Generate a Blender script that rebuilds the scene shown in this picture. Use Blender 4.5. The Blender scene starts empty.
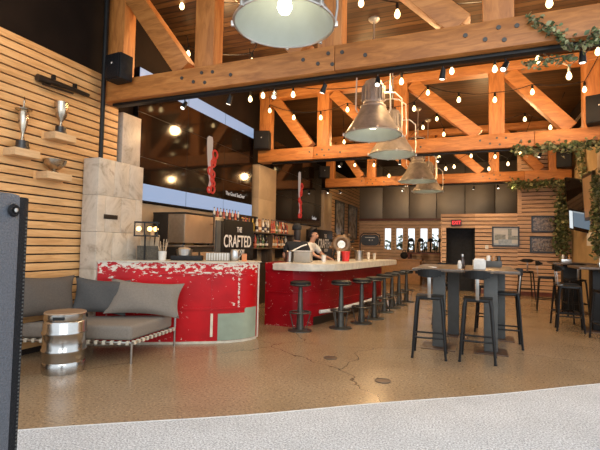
import bpy, bmesh, math, random
from mathutils import Vector, Matrix, Euler
random.seed(7)
SC = bpy.context.scene
COL = SC.collection
PI = math.pi
R = math.radians

# ---------------------------------------------------------------- camera, sky, exposure
yaw, pit, rol = R(-21.667), R(2.634), R(1.076)
cy_, sy_ = math.cos(yaw), math.sin(yaw)
fw = Vector((sy_*math.cos(pit), cy_*math.cos(pit), math.sin(pit)))
rt = Vector((cy_, -sy_, 0))
up = rt.cross(fw)
r2 = rt*math.cos(rol) + up*math.sin(rol)
u2 = -rt*math.sin(rol) + up*math.cos(rol)
cam = bpy.data.cameras.new('camera')
cam.sensor_width = 36
cam.lens = 433/600*36
cam.clip_start = .05
co = bpy.data.objects.new('camera', cam)
COL.objects.link(co)
co.matrix_world = Matrix(((r2.x, u2.x, -fw.x, 0), (r2.y, u2.y, -fw.y, 0), (r2.z, u2.z, -fw.z, 1.35), (0, 0, 0, 1)))
SC.camera = co

w = bpy.data.worlds.new('sky')
SC.world = w
w.use_nodes = True
wb = w.node_tree.nodes['Background']
wb.inputs[0].default_value = (.86, .93, 1, 1)
wb.inputs[1].default_value = 1.5

def area(name, loc, target, sx, sy, power, color):
    l = bpy.data.lights.new(name, 'AREA')
    l.shape = 'RECTANGLE'
    l.size, l.size_y, l.energy, l.color = sx, sy, power, color
    o = bpy.data.objects.new(name, l)
    COL.objects.link(o)
    o.location = loc
    o.rotation_euler = (Vector(target)-Vector(loc)).to_track_quat('-Z', 'Y').to_euler()
    return o
# daylight pouring through the wide open front of the hall, behind the camera
area('daylight_through_open_front', (2.4, -3.2, 3.6), (-1.6, 5.5, .6), 6, 3.6, 230, (.95, .985, 1))

SC.view_settings.view_transform = 'Standard'
SC.view_settings.look = 'None'
SC.view_settings.gamma = 1
SC.view_settings.use_curve_mapping = False
SC.view_settings.exposure = 0.12

WARM = (1, .62, .28)
def spot(name, loc, target, power, size=75, blend=.8, color=(1, .72, .42), parent=None):
    l = bpy.data.lights.new(name, 'SPOT')
    l.energy, l.color, l.spot_size, l.spot_blend, l.shadow_soft_size = power, color, R(size), blend, .05
    o = bpy.data.objects.new(name, l)
    COL.objects.link(o)
    o.location = loc
    o.rotation_euler = (Vector(target)-Vector(loc)).to_track_quat('-Z', 'Y').to_euler()
    return o
def point(name, loc, power, color=WARM, r=.1):
    l = bpy.data.lights.new(name, 'POINT')
    l.energy, l.color, l.shadow_soft_size = power, color, r
    o = bpy.data.objects.new(name, l)
    COL.objects.link(o)
    o.location = loc
    return o

# ---------------------------------------------------------------- materials
def nodes(name):
    m = bpy.data.materials.new(name)
    m.use_nodes = True
    nt = m.node_tree
    return m, nt, nt.nodes['Principled BSDF']
def N(nt, t, **kw):
    n = nt.nodes.new(t)
    for k, v in kw.items():
        if k in n.inputs: n.inputs[k].default_value = v
        else: setattr(n, k, v)
    return n
def coords(nt, scale=(1, 1, 1)):
    tc = N(nt, 'ShaderNodeTexCoord')
    mp = N(nt, 'ShaderNodeMapping')
    mp.inputs['Scale'].default_value = scale
    nt.links.new(tc.outputs['Object'], mp.inputs['Vector'])
    return mp.outputs['Vector']
def ramp(nt, fac, stops):
    r = N(nt, 'ShaderNodeValToRGB')
    e = r.color_ramp.elements
    e[0].position, e[0].color = stops[0][0], (*stops[0][1], 1)
    e[1].position, e[1].color = stops[-1][0], (*stops[-1][1], 1)
    for p, c in stops[1:-1]:
        q = e.new(p); q.color = (*c, 1)
    nt.links.new(fac, r.inputs['Fac'])
    return r.outputs['Color']
def bump(nt, b, fac, strength=.2, dist=.01):
    n = N(nt, 'ShaderNodeBump', Strength=strength, Distance=dist)
    nt.links.new(fac, n.inputs['Height'])
    nt.links.new(n.outputs['Normal'], b.inputs['Normal'])
def noise(nt, vec, scale, detail=4, rough=.55, dist=0):
    n = N(nt, 'ShaderNodeTexNoise', Scale=scale, Detail=detail, Roughness=rough, Distortion=dist)
    nt.links.new(vec, n.inputs['Vector'])
    return n.outputs['Fac']
def plain(name, c, rough=.5, metal=0, var=.15, scale=12, bmp=0, sc=(1, 1, 1)):
    m, nt, b = nodes(name)
    b.inputs['Roughness'].default_value = rough
    b.inputs['Metallic'].default_value = metal
    f = noise(nt, coords(nt, sc), scale)
    lo = tuple(x*(1-var) for x in c); hi = tuple(min(1, x*(1+var)) for x in c)
    nt.links.new(ramp(nt, f, [(.3, lo), (.7, hi)]), b.inputs['Base Color'])
    if bmp: bump(nt, b, f, bmp)
    return m
def glow(name, c, s):
    m, nt, b = nodes(name)
    b.inputs['Base Color'].default_value = (*(x*.08 for x in c), 1)
    b.inputs['Emission Color'].default_value = (*c, 1)
    b.inputs['Emission Strength'].default_value = s
    return m
def wood(name, lo, mid, hi, rough=.45, grain=(1, 1, 1), scale=6, knots=False):
    m, nt, b = nodes(name)
    b.inputs['Roughness'].default_value = rough
    v = coords(nt, grain)
    f = noise(nt, v, scale, 6, .6, .8)
    isl = N(nt, 'ShaderNodeNewGeometry').outputs['Random Per Island']
    mx = N(nt, 'ShaderNodeMath', operation='MULTIPLY_ADD')
    nt.links.new(isl, mx.inputs[0]); mx.inputs[1].default_value = .22; 
    sub = N(nt, 'ShaderNodeMath', operation='SUBTRACT'); nt.links.new(f, sub.inputs[0]); sub.inputs[1].default_value = .11
    nt.links.new(sub.outputs[0], mx.inputs[2])
    nt.links.new(ramp(nt, mx.outputs[0], [(.3, lo), (.5, mid), (.7, hi)]), b.inputs['Base Color'])
    bump(nt, b, f, .12)
    return m

M = {}
M['slat'] = wood('honey_slat_wood', (.54, .275, .095), (.68, .375, .15), (.78, .46, .20), .45, (6, 1, 9), 3)
M['slat_back'] = wood('cedar_slat_wood', (.42, .245, .135), (.56, .345, .20), (.68, .44, .27), .5, (1, 6, 9), 3)
M['slat_dark'] = plain('slat_groove', (.02, .012, .008), .8)
M['timber'] = wood('fir_timber', (.33, .115, .025), (.48, .18, .042), (.58, .245, .068), .5, (.7, 4, 4), 4)
M['timber_v'] = wood('fir_timber_upright', (.34, .115, .024), (.49, .178, .04), (.57, .235, .062), .5, (4, 4, .7), 4)
M['bolt'] = plain('bolt_steel', (.10, .09, .08), .5, .7)
M['black'] = plain('black_metal', (.008, .008, .008), .5, 0, .3)
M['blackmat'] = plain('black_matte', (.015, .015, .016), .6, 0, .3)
M['stool_metal'] = plain('stool_metal', (.010, .010, .010), .3, .1, .3)
M['chrome'] = plain('chrome', (.6, .58, .55), .12, 1, .05)
M['steel'] = plain('brushed_steel', (.48, .47, .45), .28, 1, .12, 20)
M['darkwall'] = plain('dark_painted_wall', (.014, .008, .005), .8, 0, .25, 2)
M['marble'] = None
def marble():
    m, nt, b = nodes('grey_marble_tile')
    b.inputs['Roughness'].default_value = .3
    v = coords(nt)
    f = noise(nt, v, 2.2, 9, .68, 2.2)
    nt.links.new(ramp(nt, f, [(.30, (.28, .225, .165)), (.45, (.50, .43, .345)), (.58, (.58, .51, .42)), (.68, (.36, .29, .22)), (.78, (.50, .43, .35))]), b.inputs['Base Color'])
    return m
M['marble'] = marble()
M['plaster'] = plain('beige_stone_wall', (.42, .30, .18), .5, 0, .16, 3)
M['rightwall'] = plain('sandy_plaster', (.46, .32, .165), .6, 0, .15, 3)
def ceiling_mat():
    m, nt, b = nodes('dark_plank_ceiling')
    b.inputs['Roughness'].default_value = .38
    v = coords(nt)
    sx = N(nt, 'ShaderNodeSeparateXYZ'); nt.links.new(v, sx.inputs[0])
    fr = N(nt, 'ShaderNodeMath', operation='MULTIPLY'); nt.links.new(sx.outputs['Y'], fr.inputs[0]); fr.inputs[1].default_value = 1/.14
    fl = N(nt, 'ShaderNodeMath', operation='FLOOR'); nt.links.new(fr.outputs[0], fl.inputs[0])
    fc = N(nt, 'ShaderNodeMath', operation='FRACT'); nt.links.new(fr.outputs[0], fc.inputs[0])
    wn = N(nt, 'ShaderNodeTexWhiteNoise', noise_dimensions='1D'); nt.links.new(fl.outputs[0], wn.inputs['W'])
    g = noise(nt, coords(nt, (.8, 7, 1)), 3, 5)
    ad = N(nt, 'ShaderNodeMath', operation='MULTIPLY_ADD'); nt.links.new(wn.outputs['Value'], ad.inputs[0]); ad.inputs[1].default_value = .5; nt.links.new(g, ad.inputs[2])
    c = ramp(nt, ad.outputs[0], [(.3, (.020, .009, .004)), (.65, (.048, .022, .009)), (1, (.10, .05, .02))])
    gap = N(nt, 'ShaderNodeMath', operation='LESS_THAN'); nt.links.new(fc.outputs[0], gap.inputs[0]); gap.inputs[1].default_value = .16
    mx = N(nt, 'ShaderNodeMix', data_type='RGBA')
    nt.links.new(gap.outputs[0], mx.inputs['Factor']); nt.links.new(c, mx.inputs['A']); mx.inputs['B'].default_value = (.012, .007, .004, 1)
    nt.links.new(mx.outputs['Result'], b.inputs['Base Color'])
    return m
M['ceiling'] = ceiling_mat()
def floor_mat():
    m, nt, b = nodes('polished_aggregate_concrete')
    v = coords(nt)
    f1 = noise(nt, v, 45, 3, .75)
    f2 = noise(nt, v, .9, 5, .6, .6)
    base = ramp(nt, f2, [(.25, (.255, .175, .10)), (.5, (.295, .208, .124)), (.75, (.335, .243, .150))])
    sp = ramp(nt, f1, [(.34, (.30, .28, .25)), (.46, (1, 1, 1)), (.58, (1, 1, 1)), (.70, (1.9, 1.8, 1.55))])
    mx = N(nt, 'ShaderNodeMix', data_type='RGBA', blend_type='MULTIPLY'); mx.inputs['Factor'].default_value = 1
    nt.links.new(base, mx.inputs['A']); nt.links.new(sp, mx.inputs['B'])
    vo = N(nt, 'ShaderNodeTexVoronoi', feature='DISTANCE_TO_EDGE', Scale=.27)
    wv = N(nt, 'ShaderNodeVectorMath', operation='MULTIPLY_ADD')
    nz = N(nt, 'ShaderNodeTexNoise', Scale=1.6, Detail=5.); nt.links.new(v, nz.inputs['Vector'])
    nt.links.new(nz.outputs['Color'], wv.inputs[0]); wv.inputs[1].default_value = (.5, .5, .5); nt.links.new(v, wv.inputs[2])
    nt.links.new(wv.outputs[0], vo.inputs['Vector'])
    lt = N(nt, 'ShaderNodeMath', operation='LESS_THAN'); nt.links.new(vo.outputs['Distance'], lt.inputs[0]); lt.inputs[1].default_value = .0012
    m2 = N(nt, 'ShaderNodeMix', data_type='RGBA'); nt.links.new(lt.outputs[0], m2.inputs['Factor'])
    nt.links.new(mx.outputs['Result'], m2.inputs['A']); m2.inputs['B'].default_value = (.06, .04, .025, 1)
    nt.links.new(m2.outputs['Result'], b.inputs['Base Color'])
    rr = N(nt, 'ShaderNodeMapRange'); nt.links.new(f2, rr.inputs[0]); rr.inputs[1].default_value = .3; rr.inputs[2].default_value = .7; rr.inputs[3].default_value = .2; rr.inputs[4].default_value = .27
    nt.links.new(rr.outputs[0], b.inputs['Roughness'])
    return m
M['floor'] = floor_mat()
def carpet_mat():
    m, nt, b = nodes('grey_outdoor_carpet')
    b.inputs['Roughness'].default_value = .95
    f = noise(nt, coords(nt), 75, 3, .8)
    f2 = noise(nt, coords(nt), 2, 3)
    c = ramp(nt, f, [(.36, (.24, .25, .265)), (.5, (.50, .515, .535)), (.64, (.80, .82, .84))])
    c2 = ramp(nt, f2, [(.3, (.85, .85, .85)), (.7, (1, 1, 1))])
    mx = N(nt, 'ShaderNodeMix', data_type='RGBA', blend_type='MULTIPLY'); mx.inputs['Factor'].default_value = 1
    nt.links.new(c, mx.inputs['A']); nt.links.new(c2, mx.inputs['B'])
    nt.links.new(mx.outputs['Result'], b.inputs['Base Color'])
    bump(nt, b, f, .5)
    return m
M['carpet'] = carpet_mat()
M['carpet_edge'] = plain('carpet_binding', (.55, .54, .52), .8)
def red_mat(name, red, chip, top, amount, scale=11):
    m, nt, b = nodes(name)
    b.inputs['Roughness'].default_value = .34
    b.inputs['Specular IOR Level'].default_value = .25
    v = coords(nt, (1, 1, 2.2))
    f = noise(nt, v, scale, 10, .68, .3)
    f3 = noise(nt, coords(nt), 3, 3)
    tc = N(nt, 'ShaderNodeTexCoord'); sx = N(nt, 'ShaderNodeSeparateXYZ'); nt.links.new(tc.outputs['Object'], sx.inputs[0])
    mr = N(nt, 'ShaderNodeMapRange'); nt.links.new(sx.outputs['Z'], mr.inputs[0])
    mr.inputs[1].default_value = top-.30; mr.inputs[2].default_value = top; mr.inputs[3].default_value = 0; mr.inputs[4].default_value = .20
    md = N(nt, 'ShaderNodeMapRange'); nt.links.new(sx.outputs['Z'], md.inputs[0])
    md.inputs[1].default_value = .08; md.inputs[2].default_value = .0; md.inputs[3].default_value = 0; md.inputs[4].default_value = .1
    ad = N(nt, 'ShaderNodeMath', operation='ADD'); nt.links.new(f, ad.inputs[0]); nt.links.new(mr.outputs[0], ad.inputs[1])
    ad2 = N(nt, 'ShaderNodeMath', operation='ADD'); nt.links.new(ad.outputs[0], ad2.inputs[0]); nt.links.new(md.outputs[0], ad2.inputs[1])
    mask = ramp(nt, ad2.outputs[0], [(amount, (0, 0, 0)), (amount+.015, (1, 1, 1))])
    rc = ramp(nt, f3, [(.3, tuple(x*.8 for x in red)), (.7, tuple(min(1, x*1.15) for x in red))])
    mx = N(nt, 'ShaderNodeMix', data_type='RGBA')
    nt.links.new(mask, mx.inputs['Factor']); nt.links.new(rc, mx.inputs['A']); mx.inputs['B'].default_value = (*chip, 1)
    nt.links.new(mx.outputs['Result'], b.inputs['Base Color'])
    bump(nt, b, mask, -.15, .003)
    return m
M['red'] = red_mat('chipped_red_paint', (.45, .004, .008), (.66, .60, .50), 1.10, .65)
M['red2'] = red_mat('chipped_dark_red_paint', (.29, .004, .009), (.62, .55, .45), 1.3, .645)
M['green'] = red_mat('worn_sage_paint', (.29, .34, .26), (.12, .11, .08), 9, .72)
M['stone'] = plain('pale_concrete_counter', (.56, .52, .43), .35, 0, .18, 9)
M['seat_fab'] = plain('taupe_fabric', (.195, .168, .14), .9, 0, .1, 60, .2)
M['pil_blue'] = plain('slate_fabric', (.068, .066, .064), .9, 0, .12, 60, .2)
M['pil_brown'] = plain('brown_grey_fabric', (.095, .078, .064), .9, 0, .12, 60, .2)
M['strap'] = plain('cream_webbing', (.55, .5, .4), .8)
M['sofaframe'] = plain('sofa_steel', (.38, .36, .33), .3, 1)
M['kegtop'] = wood('keg_top_wood', (.20, .12, .07), (.29, .19, .115), (.38, .27, .18), .4, (1, 6, 1), 5)
M['keg'] = plain('keg_steel', (.46, .455, .44), .22, 1, .08, 6)
M['speaker'] = plain('speaker_shell', (.085, .095, .115), .5, 0, .35, 160, .6)
M['grille'] = plain('speaker_grille', (.012, .012, .014), .5, .3, .4, 200, .4)
M['galv'] = plain('galvanised_shade', (.27, .235, .205), .45, .3, .3, 7)
M['enamel'] = plain('grey_green_enamel', (.40, .44, .415), .35, 0, .06, 5)
M['galvrim'] = plain('galvanised_rim', (.55, .52, .48), .35, .8, .1)
M['lampbulb'] = glow('lamp_bulb_glow', (1, .88, .6), 11)
M['bulb'] = glow('edison_bulb_glow', (1, .70, .32), 6)
M['spotlens'] = glow('spot_lens_glow', (1, .9, .75), 3)
M['screen'] = plain('glossy_black_screen', (.010, .006, .004), .07, 0, .1)
M['screen_blue'] = glow('screen_sky_blue', (.42, .57, .86), .62)
M['screen_white'] = glow('screen_white', (.8, .74, .7), .55)
M['screen_sleeve'] = glow('screen_sleeve_grey', (.62, .52, .46), .42)
M['screen_red'] = glow('screen_red', (.60, .03, .02), .6)
M['screen_pink'] = glow('screen_pink', (.55, .33, .30), .6)
M['bezel'] = plain('screen_bezel', (.008, .008, .009), .3)
M['white'] = plain('white_paint', (.75, .73, .69), .5, 0, .05)
M['sign'] = plain('sign_black', (.012, .011, .010), .4)
M['copper'] = plain('coppery_steel', (.46, .31, .19), .36, .6, .12, 3)
M['oldbrass'] = plain('dull_brown_brass', (.16, .095, .05), .45, .5, .45, 9)
M['oven_side'] = plain('oven_dark_side', (.035, .028, .022), .4, .3)
M['wicker'] = plain('brown_wicker', (.085, .07, .05), .8, 0, .4, 60, .5)
M['paper'] = plain('kraft_paper', (.42, .31, .2), .8)
M['ceramic'] = plain('white_ceramic', (.62, .60, .55), .3)
M['bucket_red'] = plain('red_tin', (.6, .03, .03), .35)
M['orange'] = plain('orange_card', (.62, .22, .08), .6)
M['table'] = wood('dark_table_wood', (.06, .04, .027), (.10, .068, .045), (.15, .105, .07), .35, (6, 1, 1), 3)
M['pedestal'] = plain('grey_pedestal_metal', (.085, .086, .082), .5, .1, .15, 6)
M['baseplate'] = plain('brown_base_plate', (.10, .06, .04), .4, .4)
M['leather'] = plain('black_leatherette', (.008, .008, .008), .5, 0, .3)
M['stoolgrey'] = plain('weathered_stool_iron', (.085, .085, .075), .4, .6, .25)
M['panel'] = plain('brushed_bronze_panel', (.20, .165, .13), .42, .5, .12, 1.2)
M['amber'] = plain('amber_counter_wood', (.42, .2, .06), .5)
M['redwood'] = plain('red_brown_wood', (.13, .035, .02), .5)
M['frame'] = plain('black_frame', (.015, .014, .013), .35)
M['exit'] = glow('exit_red', (.95, .04, .04), 1.6)
M['skin'] = plain('skin', (.48, .25, .16), .5, 0, .06)
M['lip'] = plain('lip', (.30, .12, .09), .5, 0, .05)
M['hair'] = plain('dark_hair', (.018, .012, .009), .6, 0, .3, 40)
M['shirt_black'] = plain('black_cotton', (.013, .013, .015), .85)
M['shirt_white'] = plain('white_cotton', (.62, .60, .57), .8)
M['trouser'] = plain('charcoal_cotton', (.03, .03, .035), .85)
M['leaf'] = plain('ivy_leaf', (.10, .13, .05), .5, 0, .6, 9)
M['leaf2'] = plain('ivy_leaf_olive', (.26, .25, .125), .5, 0, .6, 9)
M['twig'] = plain('twig', (.09, .06, .03), .8)
M['trophy'] = plain('tarnished_silver', (.48, .41, .32), .25, 1, .3, 8)
M['trophy_base'] = plain('trophy_base', (.02, .014, .01), .3)
M['exposedwood'] = wood('shelf_wood', (.50, .31, .16), (.6, .39, .2), (.7, .47, .26), .5, (6, 1, 9), 3)
def glass(name, c=(1, 1, 1), rough=.02):
    m, nt, b = nodes(name)
    b.inputs['Base Color'].default_value = (*c, 1)
    b.inputs['Roughness'].default_value = rough
    b.inputs['Transmission Weight'].default_value = 1
    b.inputs['IOR'].default_value = 1.3
    return m
M['glass'] = glass('clear_glass', (.95, .97, .97))
M['tub'] = plain('translucent_plastic', (.33, .30, .25), .25, 0, .05)
BOT = [plain('bottle_amber', (.38, .18, .06), .2), plain('bottle_green', (.05, .10, .03), .15), plain('bottle_clear', (.62, .56, .46), .2),
       plain('bottle_yellow', (.62, .42, .06), .25), plain('bottle_dark', (.04, .02, .012), .15), plain('bottle_red', (.38, .06, .03), .2)]
M['label'] = plain('bottle_label', (.66, .57, .44), .6)

for k_, v_ in (('darkwall', .12), ('blackmat', .2), ('black', .3), ('leather', .25), ('ceiling', .2), ('pedestal', .3), ('stool_metal', .3), ('sign', .2), ('oven_side', .25), ('grille', .2)):
    M[k_].node_tree.nodes['Principled BSDF'].inputs['Specular IOR Level'].default_value = v_

# ---------------------------------------------------------------- mesh helpers
class B:
    def __init__(self): self.bm = bmesh.new(); self.mi = 0
    def _tag(self, before):
        for f in self.bm.faces:
            if f.index == -1 or f not in before: f.material_index = self.mi
    def box(self, c, s, rot=None, bev=0):
        x, y, z = s[0]/2, s[1]/2, s[2]/2
        vs = [Vector((a*x, b*y, d*z)) for a in (-1, 1) for b in (-1, 1) for d in (-1, 1)]
        if rot is not None:
            E_ = rot if isinstance(rot, Matrix) else Euler(rot).to_matrix()
            vs = [E_ @ v for v in vs]
        V = [self.bm.verts.new(v+Vector(c)) for v in vs]
        fs = []
        for q in ((0, 1, 3, 2), (4, 6, 7, 5), (0, 4, 5, 1), (2, 3, 7, 6), (0, 2, 6, 4), (1, 5, 7, 3)):
            f = self.bm.faces.new([V[i] for i in q]); f.material_index = self.mi; fs.append(f)
        if bev:
            es = list({e for f in fs for e in f.edges})
            r = bmesh.ops.bevel(self.bm, geom=es, offset=bev, segments=2, affect='EDGES', profile=.6)
            for f in r['faces']: f.material_index = self.mi
        return self
    def bx(self, x0, x1, y0, y1, z0, z1, bev=0):
        return self.box(((x0+x1)/2, (y0+y1)/2, (z0+z1)/2), (x1-x0, y1-y0, z1-z0), None, bev)
    def beam(self, p0, p1, wdt, hgt, bev=0):
        # a bar in the x-z plane: wdt = thickness along y, hgt = face width
        p0, p1 = Vector(p0), Vector(p1)
        d = p1-p0
        a = math.atan2(d.z, d.x)
        return self.box((p0+p1)/2, (d.length, wdt, hgt), (0, -a, 0), bev)
    def tube(self, pts, r, n=8, cap=True):
        pts = [Vector(p) for p in pts]
        rs = r if isinstance(r, (list, tuple)) else [r]*len(pts)
        rings = []
        ref = None
        for i, p in enumerate(pts):
            t = (pts[min(i+1, len(pts)-1)]-pts[max(i-1, 0)])
            if t.length < 1e-9: t = Vector((0, 0, 1))
            t.normalize()
            if ref is None:
                ref = t.orthogonal().normalized()
            else:
                ref = ref-t*ref.dot(t)
                ref = ref.normalized() if ref.length > 1e-6 else t.orthogonal().normalized()
            bn = t.cross(ref)
            rings.append([self.bm.verts.new(p+(ref*math.cos(2*PI*k/n)+bn*math.sin(2*PI*k/n))*rs[i]) for k in range(n)])
        for a, b in zip(rings, rings[1:]):
            for k in range(n):
                f = self.bm.faces.new((a[k], a[(k+1) % n], b[(k+1) % n], b[k])); f.material_index = self.mi; f.smooth = True
        if cap:
            f = self.bm.faces.new(rings[0][::-1]); f.material_index = self.mi
            f = self.bm.faces.new(rings[-1]); f.material_index = self.mi
        return self
    def ring(self, c, R_, r, n=20, m=6, tilt=None):
        c = Vector(c)
        E_ = Euler(tilt).to_matrix() if tilt else Matrix.Identity(3)
        rings = []
        for i in range(n):
            a = 2*PI*i/n
            rings.append([self.bm.verts.new(c+E_ @ Vector(((R_+r*math.cos(2*PI*k/m))*math.cos(a), (R_+r*math.cos(2*PI*k/m))*math.sin(a), r*math.sin(2*PI*k/m)))) for k in range(m)])
        for i in range(n):
            a, b = rings[i], rings[(i+1) % n]
            for k in range(m):
                f = self.bm.faces.new((a[k], b[k], b[(k+1) % m], a[(k+1) % m])); f.material_index = self.mi; f.smooth = True
        return self
    def lathe(self, prof, c=(0, 0, 0), n=24, smooth=True, sx=1, sy=1):
        c = Vector(c)
        rings = []
        for r, z in prof:
            if r < 1e-6: rings.append([self.bm.verts.new(c+Vector((0, 0, z)))])
            else: rings.append([self.bm.verts.new(c+Vector((r*sx*math.cos(2*PI*k/n), r*sy*math.sin(2*PI*k/n), z))) for k in range(n)])
        for a, b in zip(rings, rings[1:]):
            for k in range(n):
                q = (k+1) % n
                if len(a) == 1 and len(b) == 1: continue
                if len(a) == 1: vs = (a[0], b[q], b[k])
                elif len(b) == 1: vs = (a[k], a[q], b[0])
                else: vs = (a[k], a[q], b[q], b[k])
                f = self.bm.faces.new(vs); f.material_index = self.mi; f.smooth = smooth
        return self
    def prism(self, poly, z0, z1, smooth=False):
        a = [self.bm.verts.new((x, y, z0)) for x, y in poly]
        b = [self.bm.verts.new((x, y, z1)) for x, y in poly]
        n = len(poly)
        for k in range(n):
            f = self.bm.faces.new((a[k], a[(k+1) % n], b[(k+1) % n], b[k])); f.material_index = self.mi; f.smooth = smooth
        f = self.bm.faces.new(a[::-1]); f.material_index = self.mi
        f = self.bm.faces.new(b); f.material_index = self.mi
        return self
    def quad(self, pts):
        f = self.bm.faces.new([self.bm.verts.new(p) for p in pts]); f.material_index = self.mi
        return self
    def ball(self, c, r, n=10, s=(1, 1, 1)):
        prof = [(r*math.sin(PI*i/n), -r*math.cos(PI*i/n)) for i in range(n+1)]
        prof[0] = (0, -r); prof[-1] = (0, r)
        return self.lathe([(p*1, z*s[2]) for p, z in prof], c, max(8, n), True, s[0], s[1])
    def done(self, name, mats, parent=None, loc=None, rot=None):
        bmesh.ops.recalc_face_normals(self.bm, faces=self.bm.faces)
        me = bpy.data.meshes.new(name)
        self.bm.to_mesh(me); self.bm.free()
        me.set_sharp_from_angle(angle=R(38))
        for m_ in (mats if isinstance(mats, (list, tuple)) else [mats]): me.materials.append(m_)
        o = bpy.data.objects.new(name, me)
        COL.objects.link(o)
        if parent: o.parent = parent
        if loc: o.location = loc
        if rot: o.rotation_euler = rot
        return o
def tag(o, label, cat, group=None, kind=None):
    o['label'] = label; o['category'] = cat
    if group: o['group'] = group
    if kind: o['kind'] = kind
    return o
def thing(name, label, cat, loc=(0, 0, 0), rz=0, group=None):
    o = bpy.data.objects.new(name, None)
    o.empty_display_size = .1
    COL.objects.link(o)
    o.location = loc; o.rotation_euler = (0, 0, rz)
    return tag(o, label, cat, group)
def struct(o, label=None, cat='wall'):
    o['kind'] = 'structure'
    if label: o['label'] = label
    o['category'] = cat
    return o
def copy_tree(o, parent=None):
    c = o.copy()
    COL.objects.link(c)
    if parent: c.parent = parent
    for ch in list(o.children): copy_tree(ch, c)
    return c
def text(body, name, size, mat, loc, rot, parent=None, align='CENTER', ext=.003, spacing=1, sx=1):
    c = bpy.data.curves.new(name, 'FONT')
    c.body = body; c.size = size; c.align_x = align; c.align_y = 'CENTER'; c.extrude = ext; c.space_character = spacing
    c.offset = size*.012
    c.materials.append(mat)
    tmp = bpy.data.objects.new('lettering_curve', c)
    COL.objects.link(tmp)
    bpy.context.view_layer.update()
    me = bpy.data.meshes.new_from_object(tmp.evaluated_get(bpy.context.evaluated_depsgraph_get()))
    bpy.data.objects.remove(tmp); bpy.data.curves.remove(c)
    me.name = name
    if not me.materials: me.materials.append(mat)
    o = bpy.data.objects.new(name, me)
    COL.objects.link(o)
    o.location = loc; o.rotation_euler = rot; o.scale = (sx, 1, 1)
    if parent: o.parent = parent
    return o
FACE_X = (R(90), 0, R(90))     # lettering on a face that looks towards +x
FACE_Y = (R(90), 0, 0)         # lettering on a face that looks towards -y

# ---------------------------------------------------------------- setting
XL, XR, YB, ZC = -4.95, 2.62, 19.7, 5.0
struct(B().bx(-5.1, 4.5, -1, YB+2, -.1, 0).done('floor', M['floor']), 'polished brown aggregate concrete floor', 'floor')
def lerp(a, b, t): return (a[0]+(b[0]-a[0])*t, a[1]+(b[1]-a[1])*t)
e0, e1 = (-5.05, .62), (4.4, 7.52)
edge = []
for i in range(41):
    t = i/40
    p = lerp(e0, e1, t)
    wv = .03*math.sin(t*9+1)+.015*math.sin(t*31)
    edge.append((p[0]-.59*wv, p[1]+.81*wv))
poly = edge + [(4.4, -3.5), (-5.05, -3.5)]
b = B(); b.prism(poly, .001, .014)
struct(b.done('floor_carpet', M['carpet']), 'pale grey outdoor carpet laid over the floor at the front', 'carpet')
b = B(); b.tube([(x, y, .012) for x, y in edge], .007, 6)
struct(b.done('trim_1', M['carpet_edge']), 'pale bound edge of the grey carpet', 'trim')
struct(B().bx(-5.1, 2.8, 2.2, YB+.2, ZC, ZC+.1).done('ceiling', M['ceiling']), 'dark brown plank ceiling', 'ceiling')

# left wall: dark upper wall, honey slats in front of it
struct(B().bx(-5.05, XL, 1.2, YB+.2, 0, ZC).done('wall_left', M['darkwall']), 'dark brown upper side wall', 'wall')
b = B()
b.mi = 1; b.bx(XL+.005, -4.885, 1.25, 4.87, 0, 3.70)
b.mi = 0
z = 3.70
k = 0
while z > .06:
    b.bx(-4.885, -4.85, 1.25, 4.865, z-.083, z, .002); z -= .1012
struct(b.done('wall_left_slats', [M['slat'], M['slat_dark']]), 'honey coloured slatted wood wall with trophies', 'wall')
# beige wall behind the bars, below the screens
struct(B().bx(XL+.005, -4.90, 5.24, 14.2, 0, 1.97).done('wall_left_backsplash', M['plaster']), 'beige stone wall below the screens', 'wall')
# slats further down the left wall
b = B(); b.mi = 1; b.bx(XL+.005, -4.88, 15.15, YB, 0, 4.2); b.mi = 0
z = 4.2
while z > .1:
    b.bx(-4.88, -4.85, 15.15, YB-.02, z-.112, z); z -= .14
struct(b.done('wall_left_rear_slats', [M['slat'], M['slat_dark']]), 'slatted wood wall at the far end of the bar', 'wall')
# marble pillars
def tiles(b, x0, x1, y0, y1, z0, z1, ny, nz, off=True):
    dz = (z1-z0)/nz
    for i in range(nz):
        sh = (.5 if (i % 2 and off) else 0)
        ys = [y0]+[y0+(y1-y0)*(j+sh)/ny for j in range(0 if sh else 1, ny)]+[y1]
        for ya, yb in zip(ys, ys[1:]):
            if yb-ya > .02: b.bx(x0, x1, ya+.0015, yb-.0015, z0+i*dz+.0015, z0+(i+1)*dz-.0015, .002)
b = B(); tiles(b, -4.825, -4.555, 4.27, 5.10, 0, 2.455, 3, 5)
pl = struct(b.done('pillar', M['marble']), 'grey marble clad pillar beside the sofa', 'pillar')
b = B(); tiles(b, -4.94, -4.83, 4.94, 5.32, 0, 3.28, 1, 4, False)
struct(b.done('pillar_upper', M['marble']), 'narrow marble column rising behind the pillar', 'pillar')
b = B(); tiles(b, -4.94, -4.74, 9.22, 10.2, 0, 3.27, 1, 4, False)
struct(b.done('pillar_middle', M['plaster']), 'beige stone pilaster between the two video walls', 'pillar')
b = B(); tiles(b, -4.94, -4.76, 14.22, 15.1, 0, 3.27, 1, 4, False)
struct(b.done('pillar_rear', M['plaster']), 'beige stone pilaster past the far video wall', 'pillar')
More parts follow.
